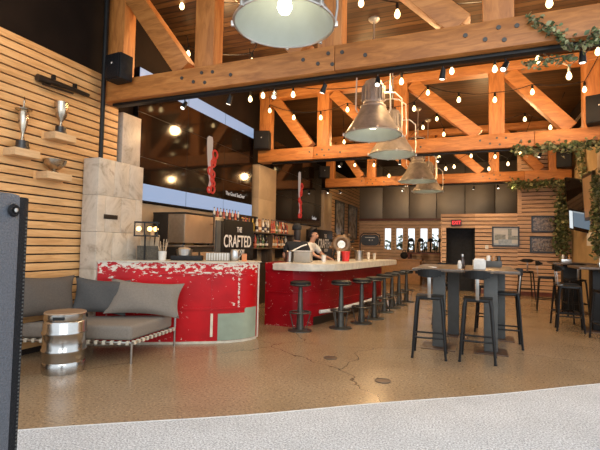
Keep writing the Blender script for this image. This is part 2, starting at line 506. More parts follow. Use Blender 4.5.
# far back wall: bronze panels above, slats with five narrow window openings below
b = B()
x = XL
for i in range(7):
    b.bx(x+.01, min(x+1.16, 2.6), YB, YB+.06, 2.60, ZC, .01); x += 1.17
    if x > 2.5: break
b.mi = 1; b.bx(XL, 2.6, YB+.05, YB+.1, 2.6, ZC)
struct(b.done('wall_back_panels', [M['panel'], M['slat_dark']]), 'bronze coloured metal panels high on the back wall', 'wall')
wins = [(-3.68, -3.38), (-3.16, -2.86), (-2.64, -2.34), (-2.11, -1.80), (-1.62, -1.34)]
WZ0, WZ1 = 1.22, 2.17
b = B()
segs = [(XL, wins[0][0])]+[(wins[i][1], wins[i+1][0]) for i in range(4)]+[(wins[-1][1], 2.6)]
z = 2.6
while z > 0.02:
    z0 = max(z-.125, 0)
    if z0 < WZ1 and z > WZ0:
        for a, c in segs: b.bx(a, c, YB, YB+.06, z0, z)
    else: b.bx(XL, 2.6, YB, YB+.06, z0, z)
    z -= .14
b.mi = 1
for a, c in segs: b.bx(a, c, YB+.02, YB+.08, WZ0-.02, WZ1+.02)
b.bx(XL, 2.6, YB+.02, YB+.08, 0, WZ0-.02); b.bx(XL, 2.6, YB+.02, YB+.08, WZ1+.02, 2.6)
struct(b.done('wall_back', [M['slat_back'], M['slat_dark']]), 'slatted far back wall with five narrow windows', 'wall')
struct(B().bx(XL, 2.6, YB-.12, YB-.005, 2.52, 2.62).done('trim_2', M['redwood']), 'dark ledge under the bronze panels', 'trim')
for i, (a, c) in enumerate(wins):
    t = struct(bpy.data.objects.new('window_%d' % (i+1), None), 'narrow window in the far slatted wall', 'window'); COL.objects.link(t)
    b = B()
    b.bx(a-.05, a+.01, YB-.03, YB+.05, WZ0-.05, WZ1+.05); b.bx(c-.01, c+.05, YB-.03, YB+.05, WZ0-.05, WZ1+.05)
    b.bx(a+.01, c-.01, YB-.03, YB+.05, WZ1, WZ1+.05); b.bx(a+.01, c-.01, YB-.03, YB+.05, WZ0-.05, WZ0)
    b.done('window_frame', M['slat_back'], t)
    B().bx(a+.01, c-.01, YB+.03, YB+.036, WZ0, WZ1).done('pane', M['glass'], t)
# partition with the dark doorway (right of the nook) and slatted wall beside it
YP = 14.2
def slats_y(b, x0, x1, y, z0, z1, pitch=.118, hgt=.093):
    z = z1
    while z > z0+.03:
        b.bx(x0, x1, y, y+.035, max(z-hgt, z0), z); z -= pitch
    b.mi = 1; b.bx(x0, x1, y+.03, y+.1, z0, z1-.01); b.mi = 0
b = B(); slats_y(b, .09, 1.25, YP, 0, 2.40); slats_y(b, 1.25, XR, YP, 0, 4.9); slats_y(b, -.87, .09, YP, 1.97, 2.40)
slats_y(b, -.87, -.74, YP, 0, 1.97)
z = 2.40
while z > .05:
    b.bx(-.90, -.865, YP, 17.2, max(0, z-.093), z); z -= .118
b.mi = 1; b.bx(-.865, -.78, YP+.1, 17.2, 0, 2.38)
struct(b.done('wall_partition', [M['slat_back'], M['slat_dark']]), 'slatted cedar partition wall with the dark doorway', 'wall')
b = B(); b.bx(1.25, 1.36, YP-.02, YP+.1, 2.40, 4.9)
struct(b.done('trim_3', M['slat_back']), 'upright timber at the step in the slatted wall', 'trim')
dr = struct(bpy.data.objects.new('door_1', None), 'dark open doorway under the exit sign', 'door'); COL.objects.link(dr)
B().bx(-.74, .09, YP+.5, YP+.54, 0, 1.97).done('doorway_shade_sheet', M['blackmat'], dr)  # black sheet standing in for the shade inside the open doorway
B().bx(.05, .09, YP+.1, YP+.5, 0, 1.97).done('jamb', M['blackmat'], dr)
b = B(); b.bx(.09, XR, YP-.02, YP-.003, 0, .12)
struct(b.done('baseboard_back', M['redwood']), 'dark baseboard along the slatted wall', 'trim')
# right wall
struct(B().bx(XR, XR+.1, 7.6, YB+.2, 0, ZC).done('wall_right', M['rightwall']), 'sandy plaster wall on the right', 'wall')
b = B(); tiles(b, 2.46, XR-.005, 9.9, 10.75, 0, 3.92, 1, 5, False)
struct(b.done('pillar_right', M['marble']), 'pale stone pilaster on the right wall', 'pillar')
b = B(); b.bx(2.42, XR-.005, 9.6, YP-.01, 4.55, 4.95)
struct(b.done('trim_4', M['darkwall']), 'dark wall plate under the ceiling on the right', 'trim')
b = B(); b.tube([(2.36, 9.5, 4.5), (2.36, YP-.02, 4.5)], .03, 8)
struct(b.done('trim_5', M['steel']), 'steel conduit running along the right wall plate', 'trim')

# black pipe post standing on the pillar
t = thing('steel_post', 'black steel pipe post standing on the marble pillar', 'post', (-4.72, 4.45, 2.458))
B().tube([(0, 0, .012), (0, 0, 2.54)], .030, 12).done('pipe', M['black'], t)
B().lathe([(0, 0), (.07, 0), (.07, .012), (0, .012)], n=16).done('base_flange', M['black'], t)

# ---------------------------------------------------------------- roof trusses
def truss(y, posts, zb, label, xr, right_splice):
    t = thing('roof_truss', label, 'truss', (0, y, 0), 0, 'timber roof trusses')
    H = .285
    x0 = posts[0]-.15
    ch = B().bx(x0, -1.42 if y < 5 else posts[1]-.22, -.14, .14, zb, zb+H, .008)
    ch.bx(-1.415 if y < 5 else posts[1]-.215, right_splice-.003, -.14, .14, zb, zb+H, .008)
    ch.bx(right_splice+.003, xr, -.14, .14, zb, zb+H, .008)
    c = ch.done('bottom_chord', M['timber'], t)
    top = 4.80
    B().bx(x0, xr, -.13, .13, top, top+.185, .008).done('top_chord', M['timber'], t)
    for p in posts:
        B().bx(p-.14, p+.14, -.11, .11, zb+H, top, .008).done('upright', M['timber_v'], t)
    for a, d in zip(posts, posts[1:]):
        pa, pd = Vector((a+.22, 0, top-.02)), Vector((d-.34, 0, zb+H+.03))
        B().beam(pa+(pa-pd)*.0, pd, .2, .25, .008).done('brace', M['timber'], t)
    for p in posts[1:-1]:
        for dx, dz in ((-.30, .17), (-.12, .1), (.0, .2), (.05, .07), (.16, .19), (.42, .12)):
            bb = B(); bb.lathe([(0, 0), (.022, 0), (.022, .012), (0, .012)], n=10)
            bb.done('bolt', M['bolt'], c, (p+dx, -.139, zb+dz), (R(90), 0, 0))
    return t
T1 = truss(4.65, [-4.62, -3.16, -1.49, .24, 1.95], 3.29, 'nearest timber roof truss, with a speaker at its left end', 2.6, 2.3)
T2 = truss(9.25, [-4.58, -3.12, -1.40, .45, 2.04], 3.29, 'middle timber roof truss above the red bar stools', 2.6, 1.1)
T3 = truss(13.85, [-4.42, -3.02, -1.2, .60, 2.15], 3.29, 'farthest timber roof truss in front of the bronze panels', 2.55, 1.4)

# track rails with spot heads, under each truss
def track(y, x0, x1, xs, label, aim, grp='track lights under the roof trusses'):
    zt = 3.285
    t = thing('track_light', label, 'track light', (0, y, zt), 0, grp)
    B().bx(x0, x1, -.05, .05, -.036, 0, .006).done('rail', M['black'], t)
    for i, x in enumerate(xs):
        h = B()
        h.tube([(x, 0, -.05), (x, 0, -.11)], .008, 8)
        a = random.uniform(-.5, .5)
        d = Vector((math.sin(a)*.8, -.45+.5*(i % 2), -.75)).normalized()
        p = Vector((x, 0, -.12))
        h.tube([p-d*.04, p+d*.065], [.024, .034], 12)
        ho = h.done('spot_head', M['black'], t)
        q = B(); q.tube([p+d*.064, p+d*.068], .026, 12); q.done('lens', M['spotlens'], ho)
    return t
track(4.65, -4.7, 2.4, [-3.51, -2.83, -2.21, -1.58, -.96, -.28, .31, .96], 'black track light rail under the nearest truss', None)
track(9.25, -4.4, 2.4, [-2.72, -1.42, -.63, 1.21], 'black track light rail under the middle truss', None)
track(13.85, -4.7, 1.3, [-4.5, -4.09, -2.02, .06, .71], 'black track light rail under the farthest truss', None)
# warm spots for the track heads; some added away from any fixture to brighten walls
spot('spot_light', (-3.3, 3.7, 4.3), (-4.85, 3.45, 2.95), 50, 80, 1, (1, .66, .33))  # added lamp, not at a spot head: hot spot on the slats
spot('spot_light', (-3.2, 4.4, 3.2), (-4.6, 4.75, 1.4), 14, 60, 1)
spot('spot_light', (-2.2, 4.6, 3.2), (-3.3, 5.6, 1.1), 45, 75, 1)
spot('spot_light', (-1.0, 4.6, 3.2), (-2.6, 7.2, 1.0), 40, 70, 1)
spot('spot_light', (-2.2, 8.9, 3.2), (-4.5, 8.9, 1.6), 75, 70, 1)
spot('spot_light', (-1.0, 9.1, 3.2), (-2.0, 9.8, 1.0), 40, 80, 1)
spot('spot_light', (.6, 4.6, 3.2), (.3, 6.5, .9), 30, 70, 1)
spot('spot_light', (1.1, 13.6, 3.2), (1.5, 14.2, 1.4), 48, 95, 1)
spot('spot_light', (.2, 13.6, 3.2), (.7, 14.2, 1.6), 36, 95, 1)
spot('spot_light', (-1.9, 13.7, 3.2), (-2.4, 19.6, 2.2), 230, 75, 1)
spot('spot_light', (.4, 14.4, 3.4), (.2, 19.6, 3.3), 120, 90, 1)  # added clear of the heads, lights the bronze panels
spot('spot_light', (-4.0, 13.9, 3.2), (-4.85, 17.6, 2.4), 60, 80, 1)
spot('spot_light', (1.9, 12.4, 4.3), (2.6, 13.0, 3.0), 40, 100, 1)  # added lamp with no fixture, lifts the upper right wall
spot('spot_light', (1.3, 11.2, 3.6), (2.6, 12.4, 1.7), 60, 90, 1)  # added lamp with no fixture, brightens the right wall

# ---------------------------------------------------------------- string lights
rows = [
 (5.3, 'festoon bulb string just behind the nearest truss', [(-4.75, 5.02), (-4.11, 4.95), (-1.32, 4.46), (-.86, 4.23), (.79, 4.05)]),
 (6.2, 'short festoon bulb string of three bulbs above the bar', [(-4.64, 4.67), (-4.0, 4.44), (-3.37, 4.35)]),
 (7.0, 'festoon bulb string halfway between the nearest and middle trusses', [(-3.82, 4.03), (-3.56, 4.07), (-2.96, 4.02), (-1.36, 3.9), (-1.06, 4.02), (-.29, 4.09), (.32, 4.04), (.89, 4.1), (1.28, 3.81), (1.63, 4.11)]),
 (8.98, 'festoon bulb string hung across the face of the middle truss', [(-4.38, 4.46), (-3.77, 4.24), (-3.12, 4.18), (-2.51, 4.3), (-1.49, 4.11), (-1.1, 4.18), (-.83, 4.48), (-.24, 4.27), (.41, 4.2), (1.05, 4.28), (1.88, 4.23)]),
 (11.4, 'festoon bulb string between the middle and farthest trusses', [(-3.27, 4.2), (-1.93, 3.68), (-1.17, 4.43), (-.83, 4.62), (-.66, 4.21), (1.17, 4.43), (1.7, 4.19)]),
 (13.3, 'festoon bulb string just in front of the farthest truss', [(-3.45, 3.91), (-2.84, 3.88), (-2.37, 3.52), (-.9, 4.02), (-.71, 3.66), (-.48, 3.71), (-.02, 4.0), (.45, 3.6), (.61, 3.94), (.94, 3.72), (1.24, 4.01)])]
bulb_src = socket_src = None
for y, lab, pts in rows:
    t = thing('string_light', lab, 'string light', (0, y, 0), 0, 'festoon string lights')
    pl_ = []
    allp = [(pts[0][0]-.04, ZC-.002)]+[(x, z+.15) for x, z in pts]+[(pts[-1][0]+.3, ZC-.002)]
    for (xa, za), (xb, zb) in zip(allp, allp[1:]):
        for i in range(5):
            q = i/5
            pl_.append((xa+(xb-xa)*q, 0, za+(zb-za)*q-.10*abs(xb-xa)*4*q*(1-q)*.5))
    pl_.append((allp[-1][0], 0, allp[-1][1]))
    B().tube(pl_, .007, 5).done('cord', M['blackmat'], t)
    for x, z in pts:
        if bulb_src is None:
            bb = B(); bb.lathe([(0, -.05), (.018, -.046), (.033, -.026), (.037, -.004), (.031, .024), (.018, .05), (.013, .06), (0, .06)], n=12)
            bo = bb.done('bulb', M['bulb'], t); bulb_src = bo
            sb = B(); sb.lathe([(0, .06), (.02, .06), (.022, .12), (.012, .15), (0, .15)], n=10)
            socket_src = sb.done('socket', M['black'], bo)
        else:
            bo = bulb_src.copy(); COL.objects.link(bo); bo.parent = t
            s_ = socket_src.copy(); COL.objects.link(s_); s_.parent = bo
        bo.location = (x, 0, z)
# warm light of the strings, one lamp per few bulbs
for p, e in (((-3.9, 6.2, 4.3), 26), ((-1.2, 6.8, 3.9), 30), ((1.2, 6.9, 3.9), 26), ((-3.4, 8.0, 3.9), 30), ((-2.4, 7.6, 3.8), 26), ((.0, 7.6, 3.9), 28), ((1.5, 7.9, 3.9), 24),
             ((-2.6, 10.9, 3.9), 34), ((.5, 10.9, 3.9), 34), ((-2.6, 12.7, 3.6), 24), ((.3, 12.6, 3.6), 26), ((-3.2, 5.3, 4.6), 18), ((.0, 5.2, 4.3), 16)):
    point('bulb_light', p, e*2.1)

# ---------------------------------------------------------------- pendant lamps
def pendant(loc, d, label):
    t = thing('pendant_lamp', label, 'pendant lamp', loc, .35, 'industrial dome pendant lamps')
    s = d/.9
    P = lambda pr: [(r*s, z*s) for r, z in pr]
    sh = B()
    sh.lathe(P([(.45, 0), (.44, .025), (.33, .19), (.24, .34), (.20, .43)]), n=48)
    sh.mi = 1
    sh.lathe(P([(.437, .004), (.425, .03), (.318, .192), (.228, .34), (.0, .40)]), n=48)
    so = sh.done('shade', [M['galv'], M['enamel']], t)
    B().ring((0, 0, 0), .447*s, .012*s, 48, 6).done('rim', M['galvrim'], so)
    for k in range(8):
        a = 2*PI*k/8
        c = Vector((math.cos(a)*.463*s, math.sin(a)*.463*s, .004))
        B().box(c, (.03*s, .03*s, .05*s), (0, 0, a), .006).done('clip', M['galvrim'], so)
    hb = B()
    hb.lathe(P([(.205, .43), (.205, .46), (.15, .50), (.16, .56), (.16, .78), (.13, .86), (.06, .90), (0, .90)]), n=32)
    for k in range(16):
        a = 2*PI*k/16
        hb.box((math.cos(a)*.17*s, math.sin(a)*.17*s, .66*s), (.03*s, .008, .24*s), (0, 0, a))
    hb.done('housing', M['galv'], t)
    yk = B()
    for sg in (-1, 1):
        yk.tube([(sg*.245*s, 0, .36*s), (sg*.275*s, 0, .42*s), (sg*.265*s, 0, 1.0*s), (sg*.12*s, 0, 1.10*s), (0, 0, 1.11*s)], .012*s, 8)
    yk.done('yoke', M['galvrim'], t)
    cd = B(); cd.tube([(.16*s, .05, .7*s), (.36*s, .08, .72*s), (.47*s, .08, .62*s), (.475*s, .08, .2*s), (.455*s, .05, .03*s)], .013*s, 8)
    cd.done('conduit', M['galvrim'], t)
    top = ZC-loc[2]
    B().tube([(0, 0, 1.1*s), (0, 0, top-.02)], .012, 8).done('rod', M['galvrim'], t)
    B().lathe([(0, top-.06), (.05, top-.06), (.09, top-.02), (.09, top), (0, top)], n=20).done('ceiling_plate', M['galvrim'], t)
    bb = B(); bb.lathe(P([(0, .09), (.045, .105), (.068, .15), (.058, .21), (.04, .27), (.04, .37), (0, .37)]), n=16)
    bb.done('bulb', M['lampbulb'], t)
    l = spot('lamp_light', (loc[0], loc[1], loc[2]+.02), (loc[0], loc[1], 0), 55, 140, .6, (1, .86, .62))
for loc, d, lab in (((-1.49, 3.3, 3.23), .86, 'largest dome pendant lamp, at the top of the picture, its lit inside in view'),
                    ((-1.46, 6.73, 3.11), .90, 'dome pendant lamp second from the front, right behind the nearest truss'),
                    ((-1.40, 8.16, 3.08), .87, 'dome pendant lamp third from the front, just before the middle truss'),
                    ((-1.32, 11.6, 3.07), .95, 'dome pendant lamp fourth from the front, just past the middle truss'),
                    ((-1.17, 12.75, 2.94), .86, 'farthest and lowest dome pendant lamp, nearest the bronze panels')):
    pendant(loc, d, lab)

# ---------------------------------------------------------------- loudspeakers on the trusses
def loudspeaker(loc, size, rz, label, tilt=.0, back=True):
    t = thing('wall_speaker', label, 'loudspeaker', loc, rz, 'small black loudspeakers on the trusses')
    w_, d_, h_ = size
    t.rotation_euler = (tilt, 0, rz)
    B().bx(-w_/2, w_/2, -d_/2+.02, d_/2, 0, h_, .012).done('cabinet', M['blackmat'], t)
    B().bx(-w_/2+.012, w_/2-.012, -d_/2-.004, -d_/2+.02, .012, h_-.012, .006).done('grille', M['grille'], t)
    bb = B(); bb.box((0, -d_/2-.006, h_*.6), (.02, .004, .02)); bb.done('badge', M['white'], t)
    bb = B(); bb.box((0, d_/2+.02, h_*.5), (.06, .04, .14)); bb.done('bracket', M['black'], t)
loudspeaker((-4.37, 4.36, 3.48), (.28, .22, .34), -.1, 'black loudspeaker on the left end of the nearest truss')
loudspeaker((-4.55, 8.98, 3.56), (.36, .26, .42), .25, 'black loudspeaker on the left end of the middle truss')
loudspeaker((-4.55, 13.55, 3.585), (.36, .26, .38), .4, 'black loudspeaker on the left end of the farthest truss')
loudspeaker((2.10, 8.95, 3.585), (.40, .28, .50), -.3, 'black loudspeaker on the right end of the middle truss')
loudspeaker((2.34, 13.52, 3.585), (.36, .26, .48), -.25, 'black loudspeaker on the right end of the farthest truss')

# ---------------------------------------------------------------- video walls
def video_wall(y0, y1, z0, z1, ny, nz, label, band_top, band_bot, lob_y, lz0, lz1, txt, ty, tz, tsize):
    t = thing('video_wall', label, 'video wall', (-4.945, 0, 0), 0, 'wall of display screens')
    dy, dz = (y1-y0)/ny, (z1-z0)/nz
    for i in range(ny):
        for j in range(nz):
            p = B(); p.bx(.02, .10, y0+i*dy+.001, y0+(i+1)*dy-.001, z0+j*dz+.001, z0+(j+1)*dz-.001, .003)
            po = p.done('display_panel', M['bezel'], t)
            q = B(); q.bx(.098, .103, y0+i*dy+.006, y0+(i+1)*dy-.006, z0+j*dz+.006, z0+(j+1)*dz-.006)
            q.done('screen', M['screen'], po)
            za, zb = z0+j*dz+.006, z0+(j+1)*dz-.006
            for s0, s1 in ((band_bot, j == 0), (band_top, j == nz-1)):
                if s0 and s1:
                    q = B(); q.bx(.1025, .1045, y0+i*dy+.006, y0+(i+1)*dy-.006, max(s0[0], za), min(s0[1], zb))
                    q.done('blue_band', M['screen_blue'], po)
    # the hand with the red catch, shown on the screen
    L = lz1-lz0
    def strip(pts, x):   # pts: (z, y centre, half width)
        q = B()
        vs = [(x, lob_y+c-h, lz0+z*L) for z, c, h in pts]+[(x, lob_y+c+h, lz0+z*L) for z, c, h in reversed(pts)]
        f = q.bm.faces.new([q.bm.verts.new(v) for v in vs])
        g = bmesh.ops.extrude_face_region(q.bm, geom=[f])
        bmesh.ops.translate(q.bm, vec=(.0015, 0, 0), verts=[v for v in g['geom'] if isinstance(v, bmesh.types.BMVert)])
        return q
    strip([(.34, .02, .05), (.45, -.01, .07), (.62, -.02, .09), (.80, -.02, .105), (.90, -.02, .10), (.94, .0, .06)], .1035).done('sleeve_picture', M['screen_sleeve'], t)
    strip([(.02, -.02, .06), (.1, .0, .05), (.2, .05, .06), (.34, .01, .09), (.5, .02, .07), (.58, .05, .04)], .1055).done('hand_picture', M['screen_pink'], t)
    q = B()
    for z, c, r in ((.66, .16, .085), (.55, .13, .06), (.50, .10, .07), (.36, .0, .07), (.31, .09, .07), (.22, .08, .05), (.16, .12, .05), (.06, .1, .075), (.04, -.02, .05)):
        q.ring((.107, lob_y+c, lz0+z*L), r, .022, 14, 6, (0, R(90), 0))
    q.tube([(.107, lob_y+.12, lz0+.6*L), (.107, lob_y+.04, lz0+.45*L), (.107, lob_y+.02, lz0+.35*L), (.107, lob_y+.1, lz0+.25*L), (.107, lob_y+.05, lz0+.05*L)], .02, 6)
    q.done('red_claw_picture', M['screen_red'], t)
    text(txt, 'caption', tsize, M['screen_white'], (.1055, ty, tz), FACE_X, t, 'CENTER', .0006, 1, .9)
    return t
video_wall(5.26, 9.08, 1.99, 4.10, 3, 3, 'nearer video wall with pale blue bands, beside the marble pillar', (3.86, 4.10), (2.01, 2.275), 7.28, 2.36, 3.55, 'The Good SeaDeer', 8.3, 2.42, .115)
video_wall(10.25, 14.15, 1.99, 4.10, 3, 3, 'farther all-black video wall with a red figure, behind the bartenders', None, None, 12.1, 2.16, 3.65, 'Seadeer', 13.45, 2.24, .15)

# ---------------------------------------------------------------- left wall: trophies, shelves, mounted pole
t = thing('mounted_pole', 'dark wooden pole held on the slatted wall by two clips', 'wall ornament', (-4.80, 3.9, 3.31))
b = B(); b.tube([(0, -.36, -.02), (0, -.05, -.01), (0, .38, 0)], [.036, .034, .024], 10); b.done('shaft', M['trophy_base'], t)
b = B(); b.tube([(0, -.36, -.03), (0, -.20, -.025)], .046, 10); b.done('collar', M['trophy_base'], t)
for y_ in (-.14, .17):
    b = B(); b.box((-.01, y_, .03), (.05, .03, .10)); b.done('clip', M['black'], t)
b = B(); b.tube([(.02, -.30, -.09), (.02, .12, -.065)], .014, 8); b.done('lower_rod', M['trophy_base'], t)
def shelf(y, z, wd, label):
    t = thing('wall_shelf', label, 'shelf', (-4.848, y, z), 0, 'small floating wood shelves')
    B().bx(0, .20, -wd/2, wd/2, -.085, 0, .004).done('shelf_block', M['exposedwood'], t)
    B().bx(-.001, .006, -wd/2-.03, wd/2+.03, -.09, .005).done('back_plate', M['slat'], t)
shelf(3.36, 2.37, .30, 'floating wood shelf under the tall urn trophy')
shelf(3.84, 2.665, .30, 'floating wood shelf under the two-tone cup trophy')
shelf(3.78, 2.17, .34, 'floating wood shelf under the shallow bowl trophy')
t = thing('trophy', 'tall slim urn trophy on the leftmost shelf', 'trophy', (-4.75, 3.36, 2.371), 0, 'silver trophies on the slatted wall')
B().lathe([(0, 0), (.075, 0), (.075, .035), (.065, .04), (.065, .10), (0, .10)], n=20).done('plinth', M['trophy_base'], t)
B().lathe([(0, .10), (.03, .10), (.018, .14), (.016, .18), (.03, .22), (.05, .32), (.058, .42), (.05, .44), (.085, .455), (.09, .465), (.05, .48), (0, .485)], n=20).done('urn', M['trophy'], t)
B().lathe([(0, .485), (.02, .485), (.008, .52), (.014, .55), (.0, .62)], n=12).done('finial', M['trophy'], t)
t = thing('trophy', 'goblet shaped cup trophy on the upper right shelf', 'trophy', (-4.75, 3.84, 2.666), 0, 'silver trophies on the slatted wall')
B().lathe([(0, 0), (.07, 0), (.07, .03), (.06, .035), (.06, .09), (0, .09)], n=20).done('plinth', M['trophy_base'], t)
B().lathe([(0, .09), (.025, .09), (.014, .13), (.02, .16), (.06, .22), (.078, .32), (.08, .40), (.07, .40), (.066, .32), (0, .22)], n=20).done('cup', M['trophy'], t)
t = thing('trophy', 'shallow silver bowl trophy on the lowest shelf', 'trophy', (-4.75, 3.78, 2.171), 0, 'silver trophies on the slatted wall')
B().lathe([(0, 0), (.05, 0), (.045, .015), (.02, .03), (.06, .05), (.115, .10), (.135, .16), (.128, .16), (.10, .10), (0, .06)], n=28).done('bowl', M['trophy'], t)

b = B(); b.bx(-4.553, -4.545, 4.38, 4.62, 1.65, 1.71, .003)
tag(b.done('name_plate', M['trophy_base']), 'small dark name plate on the marble pillar', 'plate')

# ---------------------------------------------------------------- sofa, cushions, kegs
t = thing('sofa', 'low grey daybed sofa with a woven strap frame by the slatted wall', 'sofa', (0, 0, 0))
FR, BR, BL, FL = (-3.51, 3.84), (-3.61, 4.72), (-4.52, 4.14), (-4.78, 3.40)
def inset(P, k):
    cx = sum(p[0] for p in P)/4; cy = sum(p[1] for p in P)/4
    return [(cx+(p[0]-cx)*k, cy+(p[1]-cy)*k) for p in P]
Q = [FR, BR, BL, FL]
b = B()
loop = [(p[0], p[1], .225) for p in Q]
for a, c in zip(loop, loop[1:]+loop[:1]): b.tube([a, c], .016, 8)
b.tube([(BR[0], BR[1], .225), (BR[0]-.02, BR[1]+.04, .78)], .014, 8)
b.tube([(BR[0]-.02, BR[1]+.04, .78), (BL[0]+.05, BL[1]+.05, .78)], .014, 8)
b.done('frame', M['sofaframe'], t)
for (a, c, n) in ((FR, BR, 11), (FL, FR, 15)):
    for i in range(n):
        p = lerp(a, c, (i+.5)/n)
        d = Vector((c[0]-a[0], c[1]-a[1], 0)).normalized()
        b = B(); b.box((p[0], p[1], .225), (.035, .042, .042), (0, 0, math.atan2(d.y, d.x)), .006)
        b.done('strap', M['strap'], t)
for p in (FR, BR, FL):
    B().tube([(p[0], p[1], .22), (p[0], p[1], 0)], [.016, .013], 10).done('leg', M['sofaframe'], t)
def cushion_block(poly, z0, z1, mat, name, parent, r=.05):
    b = B(); b.prism(poly, z0, z1)
    bmesh.ops.bevel(b.bm, geom=list(b.bm.edges), offset=r, segments=4, affect='EDGES', profile=.55)
    for f in b.bm.faces: f.smooth = True
    return b.done(name, mat, parent)
cushion_block(inset(Q, .965), .243, .41, M['seat_fab'], 'seat_cushion', t, .045)
def pillow(name, w_, h_, t_, mat, loc, rot, label):
    n = 14
    b = B()
    def pt(i, j, s):
        u, v = i/n*2-1, j/n*2-1
        e = max(0, (1-abs(u)**2.6)*(1-abs(v)**2.6))**.5
        pin = 1-.16*(1-abs(u)**2)*abs(v)**2 ; pin2 = 1-.12*(1-abs(v)**2)*abs(u)**2
        rip = .012*math.sin(u*5+v*3)*e
        return Vector((u*w_/2*pin2, s*(t_/2*e+rip*s), v*h_/2*pin))
    G = {}
    for s in (-1, 1):
        for i in range(n+1):
            for j in range(n+1):
                ed = i in (0, n) or j in (0, n)
                if ed and s == 1: G[s, i, j] = G[-1, i, j]
                else: G[s, i, j] = b.bm.verts.new(pt(i, j, s))
    for s in (-1, 1):
        for i in range(n):
            for j in range(n):
                f = b.bm.faces.new([G[s, i, j], G[s, i+1, j], G[s, i+1, j+1], G[s, i, j+1]]); f.smooth = True
    o = b.done(name, mat, None, loc, rot)
    return tag(o, label, 'cushion', 'cushions on the daybed sofa')
pillow('throw_cushion', .84, .52, .22, M['pil_brown'], (-4.68, 3.63, .69), (R(-14), R(3), R(80)), 'large brown-grey cushion leaning against the slatted wall')
pillow('throw_cushion', .66, .46, .17, M['pil_blue'], (-4.32, 4.16, .66), (R(-12), R(4), R(33)), 'slate blue-grey cushion in the middle of the sofa')
pillow('throw_cushion', .92, .47, .20, M['seat_fab'], (-3.85, 4.42, .64), (R(-26), R(4), R(29)), 'taupe back cushion at the sofa end by the red bar')

def keg(loc, label, rz=0):
    t = thing('keg_table', label, 'keg', loc, rz, 'steel kegs used as side tables')
    B().lathe([(0, .03), (.17, .02), (.20, 0), (.205, .03), (.205, .10), (.198, .115), (.205, .13), (.205, .20), (.215, .215), (.215, .235), (.205, .25), (.205, .38), (.215, .395), (.215, .415), (.205, .43),
               (.205, .51), (.196, .525), (.204, .54), (.204, .60), (.19, .60), (.19, .59), (0, .59)], n=40).done('barrel', M['keg'], t)
    B().lathe([(0, .592), (.196, .592), (.2, .6), (.196, .612), (0, .614)], n=36).done('wood_top', M['kegtop'], t)
    for a in (-1.3, .6):
        b = B(); b.box((math.cos(a)*.2045, math.sin(a)*.2045, .565), (.006, .11, .03), (0, 0, a), .002); b.done('handle_slot', M['black'], t)
keg((-3.945, 3.345, 0), 'steel keg table with a wooden top in front of the sofa', .3)
keg((-4.23, 2.68, 0), 'second keg table, mostly hidden behind the big foreground speaker', 1.2)

# ---------------------------------------------------------------- PA speaker in the foreground
t = thing('pa_speaker', 'tall dark grey floor speaker cut off by the left edge, beside the carpet', 'speaker', (-1.532, 1.14, .0145), R(96))
B().bx(-.50, -.05, 0, .36, .03, 1.502, .02).done('cabinet', M['speaker'], t)
b = B(); b.bx(-.052, -.014, .006, .352, .05, 1.492, .008); b.done('grille', M['grille'], t)
b = B()
for i in range(100): b.box((-.024, .005, .08+i*.0135), (.005, .004, .0055))
b.done('grille_perforation', M['pedestal'], t)
b = B(); b.lathe([(0, 0), (.020, 0), (.024, .006), (.02, .012), (.013, .012), (.010, .007), (0, .007)], n=18)
b.done('handle_socket', M['grille'], t, (-.085, .001, 1.44), (R(90), 0, 0))
b = B(); b.lathe([(0, .0), (.008, .0), (.008, .01), (0, .012)], n=14); b.done('bolt', M['steel'], t, (-.085, -.006, 1.44), (R(90), 0, 0))
for x_, y_ in ((-.45, .05), (-.08, .05), (-.45, .31), (-.08, .31)):
    B().lathe([(0, 0), (.022, 0), (.025, .032), (0, .032)], (x_, y_, 0), 10).done('foot', M['blackmat'], t)

# ---------------------------------------------------------------- first bar
def offset_poly(front, d):
    out = []
    for i, p in enumerate(front):
        a = front[max(i-1, 0)]; c = front[min(i+1, len(front)-1)]
        tx, ty = c[0]-a[0], c[1]-a[1]; l = math.hypot(tx, ty)
        out.append((p[0]-ty/l*d, p[1]+tx/l*d))
    return out
bar1_front = [(-4.54, 4.30), (-4.3, 4.475), (-3.95, 4.665), (-3.62, 4.845), (-3.3, 5.04), (-3.09, 5.20), (-2.96, 5.36), (-2.90, 5.50), (-2.885, 5.62)]
t = thing('bar_counter', 'curved bar with chipped bright red paint beside the sofa', 'bar', (0, 0, 0))
back = [(-3.2, 6.0), (-3.6, 5.72), (-4.2, 5.35), (-4.54, 5.14)]
b = B(); b.prism(bar1_front+[(-2.91, 5.75), (-2.98, 5.88)]+back, .03, 1.085)
b.done('body', M['red'], t)
out1 = [(p[0]+.012, p[1]-.02) for p in bar1_front]
b = B(); b.prism(out1+[(-2.89, 5.77), (-2.97, 5.9)]+back, 1.085, 1.095); b.done('countertop', red_mat('worn_counter_edge', (.45, .16, .12), (.60, .55, .45), 1.06, .54), t)
b = B(); b.prism([(p[0]+.006, p[1]-.012) for p in bar1_front]+[(-2.93, 5.75)]+back, 0.0, .03); b.done('kick_strip', M['strap'], t)
def skin_panel(front, i0, i1, t0, t1, z0, z1, off=.006):
    pts = []
    fr = front
    pts = [lerp(fr[i0], fr[i0+1], t0)]+[fr[i] for i in range(i0+1, i1+1)]+[lerp(fr[i1], fr[i1+1], t1)]
    o1 = [(p[0]+off*1.0, p[1]-off*1.6) for p in pts]
    b = B(); b.prism(o1+[(p[0]-.02, p[1]+.02) for p in reversed(pts)], z0, z1)
    return b
skin_panel(bar1_front, 4, 6, .45, .2, .035, .395).done('green_panel', M['green'], t)
skin_panel(bar1_front, 6, 7, .2, .9, .035, .46).done('green_panel', M['green'], t)
skin_panel(bar1_front, 3, 6, .0, .3, .452, .475, .008).done('trim_moulding', M['red'], t)
